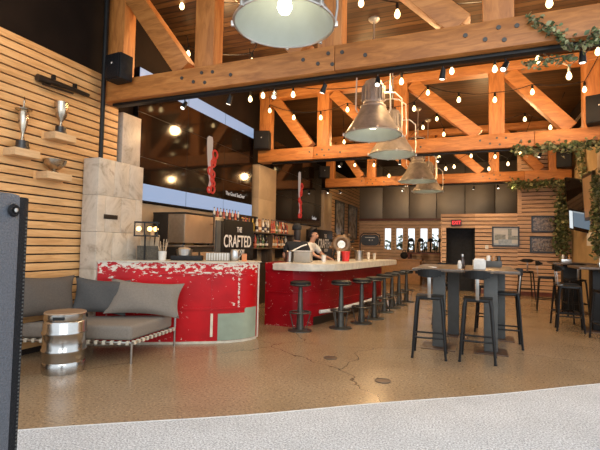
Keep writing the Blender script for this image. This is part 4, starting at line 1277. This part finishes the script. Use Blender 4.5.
    if white:
        b = B(); b.tube([sl[-1][0]+Vector((-.03, .085, .0)), sl[-1][0].lerp(Vector((0, .13, 1.30)), .5)+Vector((0, .035, .02)), Vector((.10, .135, 1.28))], .014, 6)
        b.done('apron_strap', M['white'], t)
        b = B(); b.tube([(-.165, .0, 1.05), (-.12, .115, 1.05), (.0, .145, 1.05), (.12, .115, 1.05), (.165, .0, 1.05)], .012, 6)
        b.done('apron_tie', M['blackmat'], t)
    t.scale = (.955,)*3
    return t
person('person in a black cap and black shirt standing behind the clear tub, back turned', (-3.20, 7.9, 0), PI+.35, .12, .25,
       [((-.27, -.06, 1.16), (-.16, -.30, 1.10)), ((.27, -.06, 1.16), (.16, -.30, 1.10))], 'cap', M['shirt_black'], True)
person('dark-haired person in a white shirt bending over the counter, forearm reaching right', (-3.36, 8.72, 0), R(84), .34, .0,
       [((-.25, -.36, 1.20), (-.16, -.56, 1.12)), ((.25, -.36, 1.18), (.16, -.58, 1.12))], 'hair', M['shirt_white'], False)

# ---------------------------------------------------------------- far nook furniture
t = thing('amber_counter', 'low amber wood counter in the far nook under the windows', 'counter', (-2.75, 16.6, 0))
B().bx(-1.0, 1.0, -.3, .3, 0, .84, .01).done('counter_body', M['amber'], t)
B().bx(-1.05, 1.05, -.35, .35, .84, .90, .01).done('counter_top', M['amber'], t)
t = thing('dark_bag', 'black bag sitting on the amber counter', 'bag', (-2.35, 16.5, .901))
b = B(); b.ball((0, 0, .13), .13, 12, (1.1, .7, 1)); b.done('bag_body', M['blackmat'], t)
b = B(); b.ring((0, 0, .27), .06, .012, 14, 5, (R(90), 0, 0)); b.done('strap', M['blackmat'], t)
t = thing('nook_table', 'red-brown table with upturned chairs by the far windows', 'table', (-1.62, 17.9, 0))
B().bx(-.82, .62, -.35, .35, 1.08, 1.14, .008).done('tabletop', M['redwood'], t)
for x_ in (-.7, .5):
    for y_ in (-.27, .27): B().bx(x_-.04, x_+.04, y_-.04, y_+.04, 0, 1.08).done('leg', M['redwood'], t)
src_ch = None
for i, x_ in enumerate((-2.28, -1.9, -1.52, -1.13)):
    if src_ch is None:
        t = thing('upturned_chair', '', 'chair', (0, 0, 0), 0, 'chairs resting upturned on the nook table')
        B().bx(-.14, .14, -.14, .14, .0, .03, .006).done('seat', M['black'], t)
        for sx in (-1, 1):
            for sy in (-1, 1): B().tube([(sx*.12, sy*.12, .03), (sx*.10, sy*.10, .42)], .02, 6).done('leg', M['black'], t)
        B().lathe([(0, .42), (.12, .42), (.13, .46), (.08, .56), (0, .58)], n=12).done('foot_hub', M['black'], t)
        src_ch = t; o = t
    else: o = copy_tree(src_ch)
    o.location = (x_, 17.9, 1.141); o.rotation_euler = (0, 0, i*.4)
    o['label'] = ['first upturned black chair on the nook table, counted from the bar side', 'second upturned black chair on the nook table, counted from the bar side',
                  'third upturned black chair on the nook table, counted from the bar side', 'upturned black chair on the nook table nearest the doorway'][i]

# ---------------------------------------------------------------- framed pictures, exit sign, switch
def picture_x(y0, y1, z0, z1, label):
    t = thing('framed_picture', label, 'picture', (-4.848, (y0+y1)/2, (z0+z1)/2), 0, 'framed pictures')
    w_, h_ = (y1-y0)/2, (z1-z0)/2
    b = B(); b.bx(0, .05, -w_, w_, h_-.07, h_); b.bx(0, .05, -w_, w_, -h_, -h_+.07); b.bx(0, .05, -w_, -w_+.07, -h_+.07, h_-.07); b.bx(0, .05, w_-.07, w_, -h_+.07, h_-.07)
    b.done('frame', M['frame'], t)
    B().bx(.0, .02, -w_+.07, w_-.07, -h_+.07, h_-.07).done('print', pict_mat((.10, .09, .075), (.42, .38, .32), 4), t)
def pict_mat(lo, hi, sc):
    m, nt, b = nodes('faded_print')
    b.inputs['Roughness'].default_value = .25
    f = noise(nt, coords(nt), sc, 6, .7)
    nt.links.new(ramp(nt, f, [(.4, lo), (.62, hi)]), b.inputs['Base Color'])
    return m
picture_x(15.77, 16.96, 1.62, 3.10, 'tall framed print on the far slats, nearer the video wall')
picture_x(17.64, 19.08, 1.62, 3.10, 'tall framed print on the far slats, nearer the bronze panels')
def picture_y(x0, x1, z0, z1, label, mats):
    t = thing('framed_picture', label, 'picture', ((x0+x1)/2, YP-.001, (z0+z1)/2), 0, 'framed pictures')
    w_, h_ = (x1-x0)/2, (z1-z0)/2
    f = .045
    b = B(); b.bx(-w_, w_, -.04, 0, h_-f, h_); b.bx(-w_, w_, -.04, 0, -h_, -h_+f); b.bx(-w_, -w_+f, -.04, 0, -h_+f, h_-f); b.bx(w_-f, w_, -.04, 0, -h_+f, h_-f)
    b.done('frame', M['frame'], t)
    for k, (m_, q) in enumerate(mats):
        b = B()
        for (a0, a1, c0, c1) in q: b.bx(-w_+f+(2*w_-2*f)*a0, -w_+f+(2*w_-2*f)*a1, -.02-.002*k, -.004, -h_+f+(2*h_-2*f)*c0, -h_+f+(2*h_-2*f)*c1)
        b.done('print' if k == 0 else 'printed_detail', m_, t)
sky_p = plain('pale_photo_sky', (.52, .50, .44), .3, 0, .1, 5)
car_p = plain('pale_blue_grey_print', (.30, .34, .36), .3, 0, .25, 14)
tree_p = plain('grey_green_print', (.22, .22, .16), .3, 0, .5, 20)
picture_y(.56, 1.30, 1.41, 2.01, 'framed pale landscape photo on the slatted wall left of two dark prints',
          [(sky_p, [(0, 1, 0, 1)]), (tree_p, [(.05, .5, .30, .62), (.6, .75, .30, .95), (.75, 1, .32, .55)]), (car_p, [(.2, .75, .10, .34), (.0, 1, .0, .10)])])
teamp = pict_mat((.035, .022, .014), (.30, .21, .13), 16)
picture_y(1.61, 2.25, 1.85, 2.32, 'upper of two dark team photographs on the slatted wall', [(teamp, [(0, 1, 0, 1)])])
picture_y(1.57, 2.29, 1.25, 1.72, 'lower of two dark team photographs on the slatted wall', [(teamp, [(0, 1, 0, 1)]), (M['panel'], [(.06+.1*i, .10+.1*i, .35+.06*(i % 2), .62) for i in range(9)])])
t = thing('exit_sign', 'lit red EXIT sign above the dark doorway', 'sign', (-.44, YP-.03, 2.12))
B().bx(-.15, .15, -.03, .03, -.10, .10, .008).done('housing', M['trophy_base'], t)
B().bx(-.13, .13, -.034, -.029, -.08, .08).done('face', plain('exit_face', (.16, .01, .01), .4), t)
text('EXIT', 'lettering', .15, M['exit'], (0, -.036, 0), FACE_Y, t, 'CENTER', .001, 1, .85)
t = thing('light_switch', 'white light switch below the pale framed photo', 'switch', (.42, YP-.001, 1.39))
B().bx(-.045, .045, -.015, 0, -.06, .06, .004).done('plate', M['white'], t)
B().bx(-.012, .012, -.022, -.014, -.025, .025, .002).done('toggle', M['ceramic'], t)

# wall screens on the right wall
def wall_tv(loc, w_, h_, rot, label, face, extra=None):
    t = thing('wall_screen', label, 'screen', loc, 0, 'tilted screens on the right wall')
    t.rotation_euler = rot
    B().bx(-w_/2, w_/2, -.02, .05, -h_/2, h_/2, .008).done('casing', M['bezel'], t)
    B().bx(-w_/2+.02, w_/2-.02, -.024, -.019, -h_/2+.02, h_/2-.02).done('screen', face, t)
    b = B(); b.box((0, .10, 0), (.12, .14, .12)); b.done('mount', M['black'], t)
    if extra:
        for (m_, x0, x1, z0, z1) in extra:
            B().bx(x0, x1, -.027, -.023, z0, z1).done('picture_area', m_, t)
wall_tv((2.52, 12.8, 2.74), .95, .86, (R(14), R(14), R(-66)), 'upper tilted wall screen mirroring the slats', M['screen'])
wall_tv((2.48, 12.4, 2.06), .72, .52, (R(12), R(12), R(-60)), 'lower lit wall screen showing a blue and white picture', M['screen'],
        [(glow('tv_blue', (.16, .22, .28), .7), -.20, .33, -.16, .2), (glow('tv_white', (.75, .82, .85), .9), -.33, -.22, -.22, .23), (glow('tv_grey', (.35, .42, .46), .7), -.2, .3, .20, .235)])
wall_tv((2.50, 11.62, 2.58), .84, 1.08, (R(3), R(0), R(-88)), 'black framed wall screen seen almost edge-on beside the stone pilaster', M['bezel'], [(M['copper'], -.34, .34, -.46, .46)])
t = thing('wall_poster', 'small white notice on the right wall under the lit screen', 'notice', (XR-.002, 12.2, 1.62))
B().bx(-.008, 0, -.22, .22, -.16, .16).done('sheet', M['white'], t)

# ---------------------------------------------------------------- ivy
def ivy(name, label, path, spread, n, ls=.045, mats=('leaf', 'leaf2'), drop=.1):
    t = thing(name, label, 'ivy', (0, 0, 0), 0, 'hanging ivy')
    pts = [Vector(p) for p in path]
    B().tube(pts, .008, 5).done('vine_stem', M['twig'], t)
    b = B()
    L = [0]
    for a, c in zip(pts, pts[1:]): L.append(L[-1]+(c-a).length)
    for i in range(n):
        s = random.random()*L[-1]
        k = max(j for j in range(len(L)-1) if L[j] <= s)
        p = pts[k].lerp(pts[k+1], (s-L[k])/max(1e-6, L[k+1]-L[k]))
        p = p+Vector((random.gauss(0, spread[0]), random.gauss(0, spread[1]), random.gauss(0, spread[2])-abs(random.gauss(0, drop))))
        e = Euler((random.uniform(-1, 1), random.uniform(-1, 1), random.uniform(0, 6.3))).to_matrix()
        sz = ls*random.uniform(.7, 1.3)
        b.mi = 0 if random.random() < .55 else 1
        shp = [(-.9, 0, 0), (-.35, -.55, .12), (.3, -.65, .1), (1.1, 0, -.1), (.3, .65, .1), (-.35, .55, .12)]
        q = [p+e @ (Vector(v_)*sz) for v_ in shp]
        if any(v_.x > 2.61 for v_ in q): q = [v_-Vector((max(w_.x for w_ in q)-2.60, 0, 0)) for v_ in q]
        vs = [b.bm.verts.new(v_) for v_ in q]
        f = b.bm.faces.new((vs[0], vs[1], vs[2], vs[3])); f.material_index = b.mi
        f = b.bm.faces.new((vs[0], vs[3], vs[4], vs[5])); f.material_index = b.mi
    o = b.done('leaves', [M[m_] for m_ in mats], t)
    o['kind'] = 'stuff'
    return t
ivy('ivy_garland', 'ivy trailing over the right end of the nearest truss and its rail', [(.49, 4.46, 3.53), (.63, 4.45, 3.41), (.75, 4.45, 3.30), (.84, 4.49, 3.17), (.92, 4.46, 3.20), (1.04, 4.46, 3.29), (1.4, 4.5, 3.4)], (.025, .03, .03), 330, .024, drop=.02)
ivy('ivy_garland', 'thin ivy sprig hanging below the rail of the nearest truss', [(.46, 4.54, 3.12), (.6, 4.52, 3.12), (.86, 4.5, 3.13)], (.03, .03, .015), 90, .022, drop=.03)
ivy('ivy_garland', 'ivy garland along the underside of the middle truss\'s right end', [(.72, 9.08, 3.30), (1.0, 9.06, 3.22), (1.4, 9.06, 3.28), (1.9, 9.06, 3.27), (2.4, 9.06, 3.30)], (.05, .04, .045), 480, .040, drop=.05)
ivy('ivy_garland', 'ivy garland along the underside of the farthest truss\'s right end', [(1.0, 13.68, 3.25), (1.5, 13.66, 3.24), (2.0, 13.66, 3.26), (2.45, 13.66, 3.2)], (.06, .05, .05), 420, .050, drop=.08)
ivy('ivy_curtain', 'tall ivy curtain hanging in the corner by the dark team photographs', [(2.36, 13.95, 3.1), (2.34, 13.98, 2.5), (2.36, 13.95, 1.8), (2.34, 13.98, 1.35)], (.09, .05, .1), 800, .055, drop=.1)
ivy('ivy_curtain', 'ivy curtain covering the stone pilaster on the right wall', [(2.40, 10.62, 2.95), (2.42, 10.66, 2.1), (2.42, 10.7, 1.45)], (.04, .09, .1), 460, .055, drop=.1)
ivy('ivy_curtain', 'thin ivy strand hanging beside the black edge-on screen', [(2.50, 12.55, 3.95), (2.52, 12.4, 3.6), (2.53, 12.35, 3.2)], (.05, .08, .08), 160, .05, drop=.08)

ivy('outdoor_bush', 'leafy bush growing outside the far narrow windows', [(-4.2, 20.6, .002), (-4.2, 20.6, 1.3), (-3.0, 20.7, 1.6), (-2.2, 20.6, 1.3), (-1.4, 20.7, 1.6), (-.4, 20.6, 1.5)], (.2, .12, .16), 420, .11, drop=.25)
# ---------------------------------------------------------------- floor drains
for x_, y_, lab in ((-.83, 4.42, 'round metal floor drain cover closest to the carpet edge'), (-1.58, 5.04, 'round metal floor drain cover closer to the bar')):
    t = thing('floor_drain', lab, 'drain', (x_, y_, .0005), 0, 'floor drains')
    B().lathe([(0, 0), (.075, 0), (.075, .004), (.065, .005), (0, .005)], n=24).done('cover', M['baseplate'], t)
    B().ring((0, 0, .004), .078, .004, 24, 5).done('collar', M['bolt'], t)
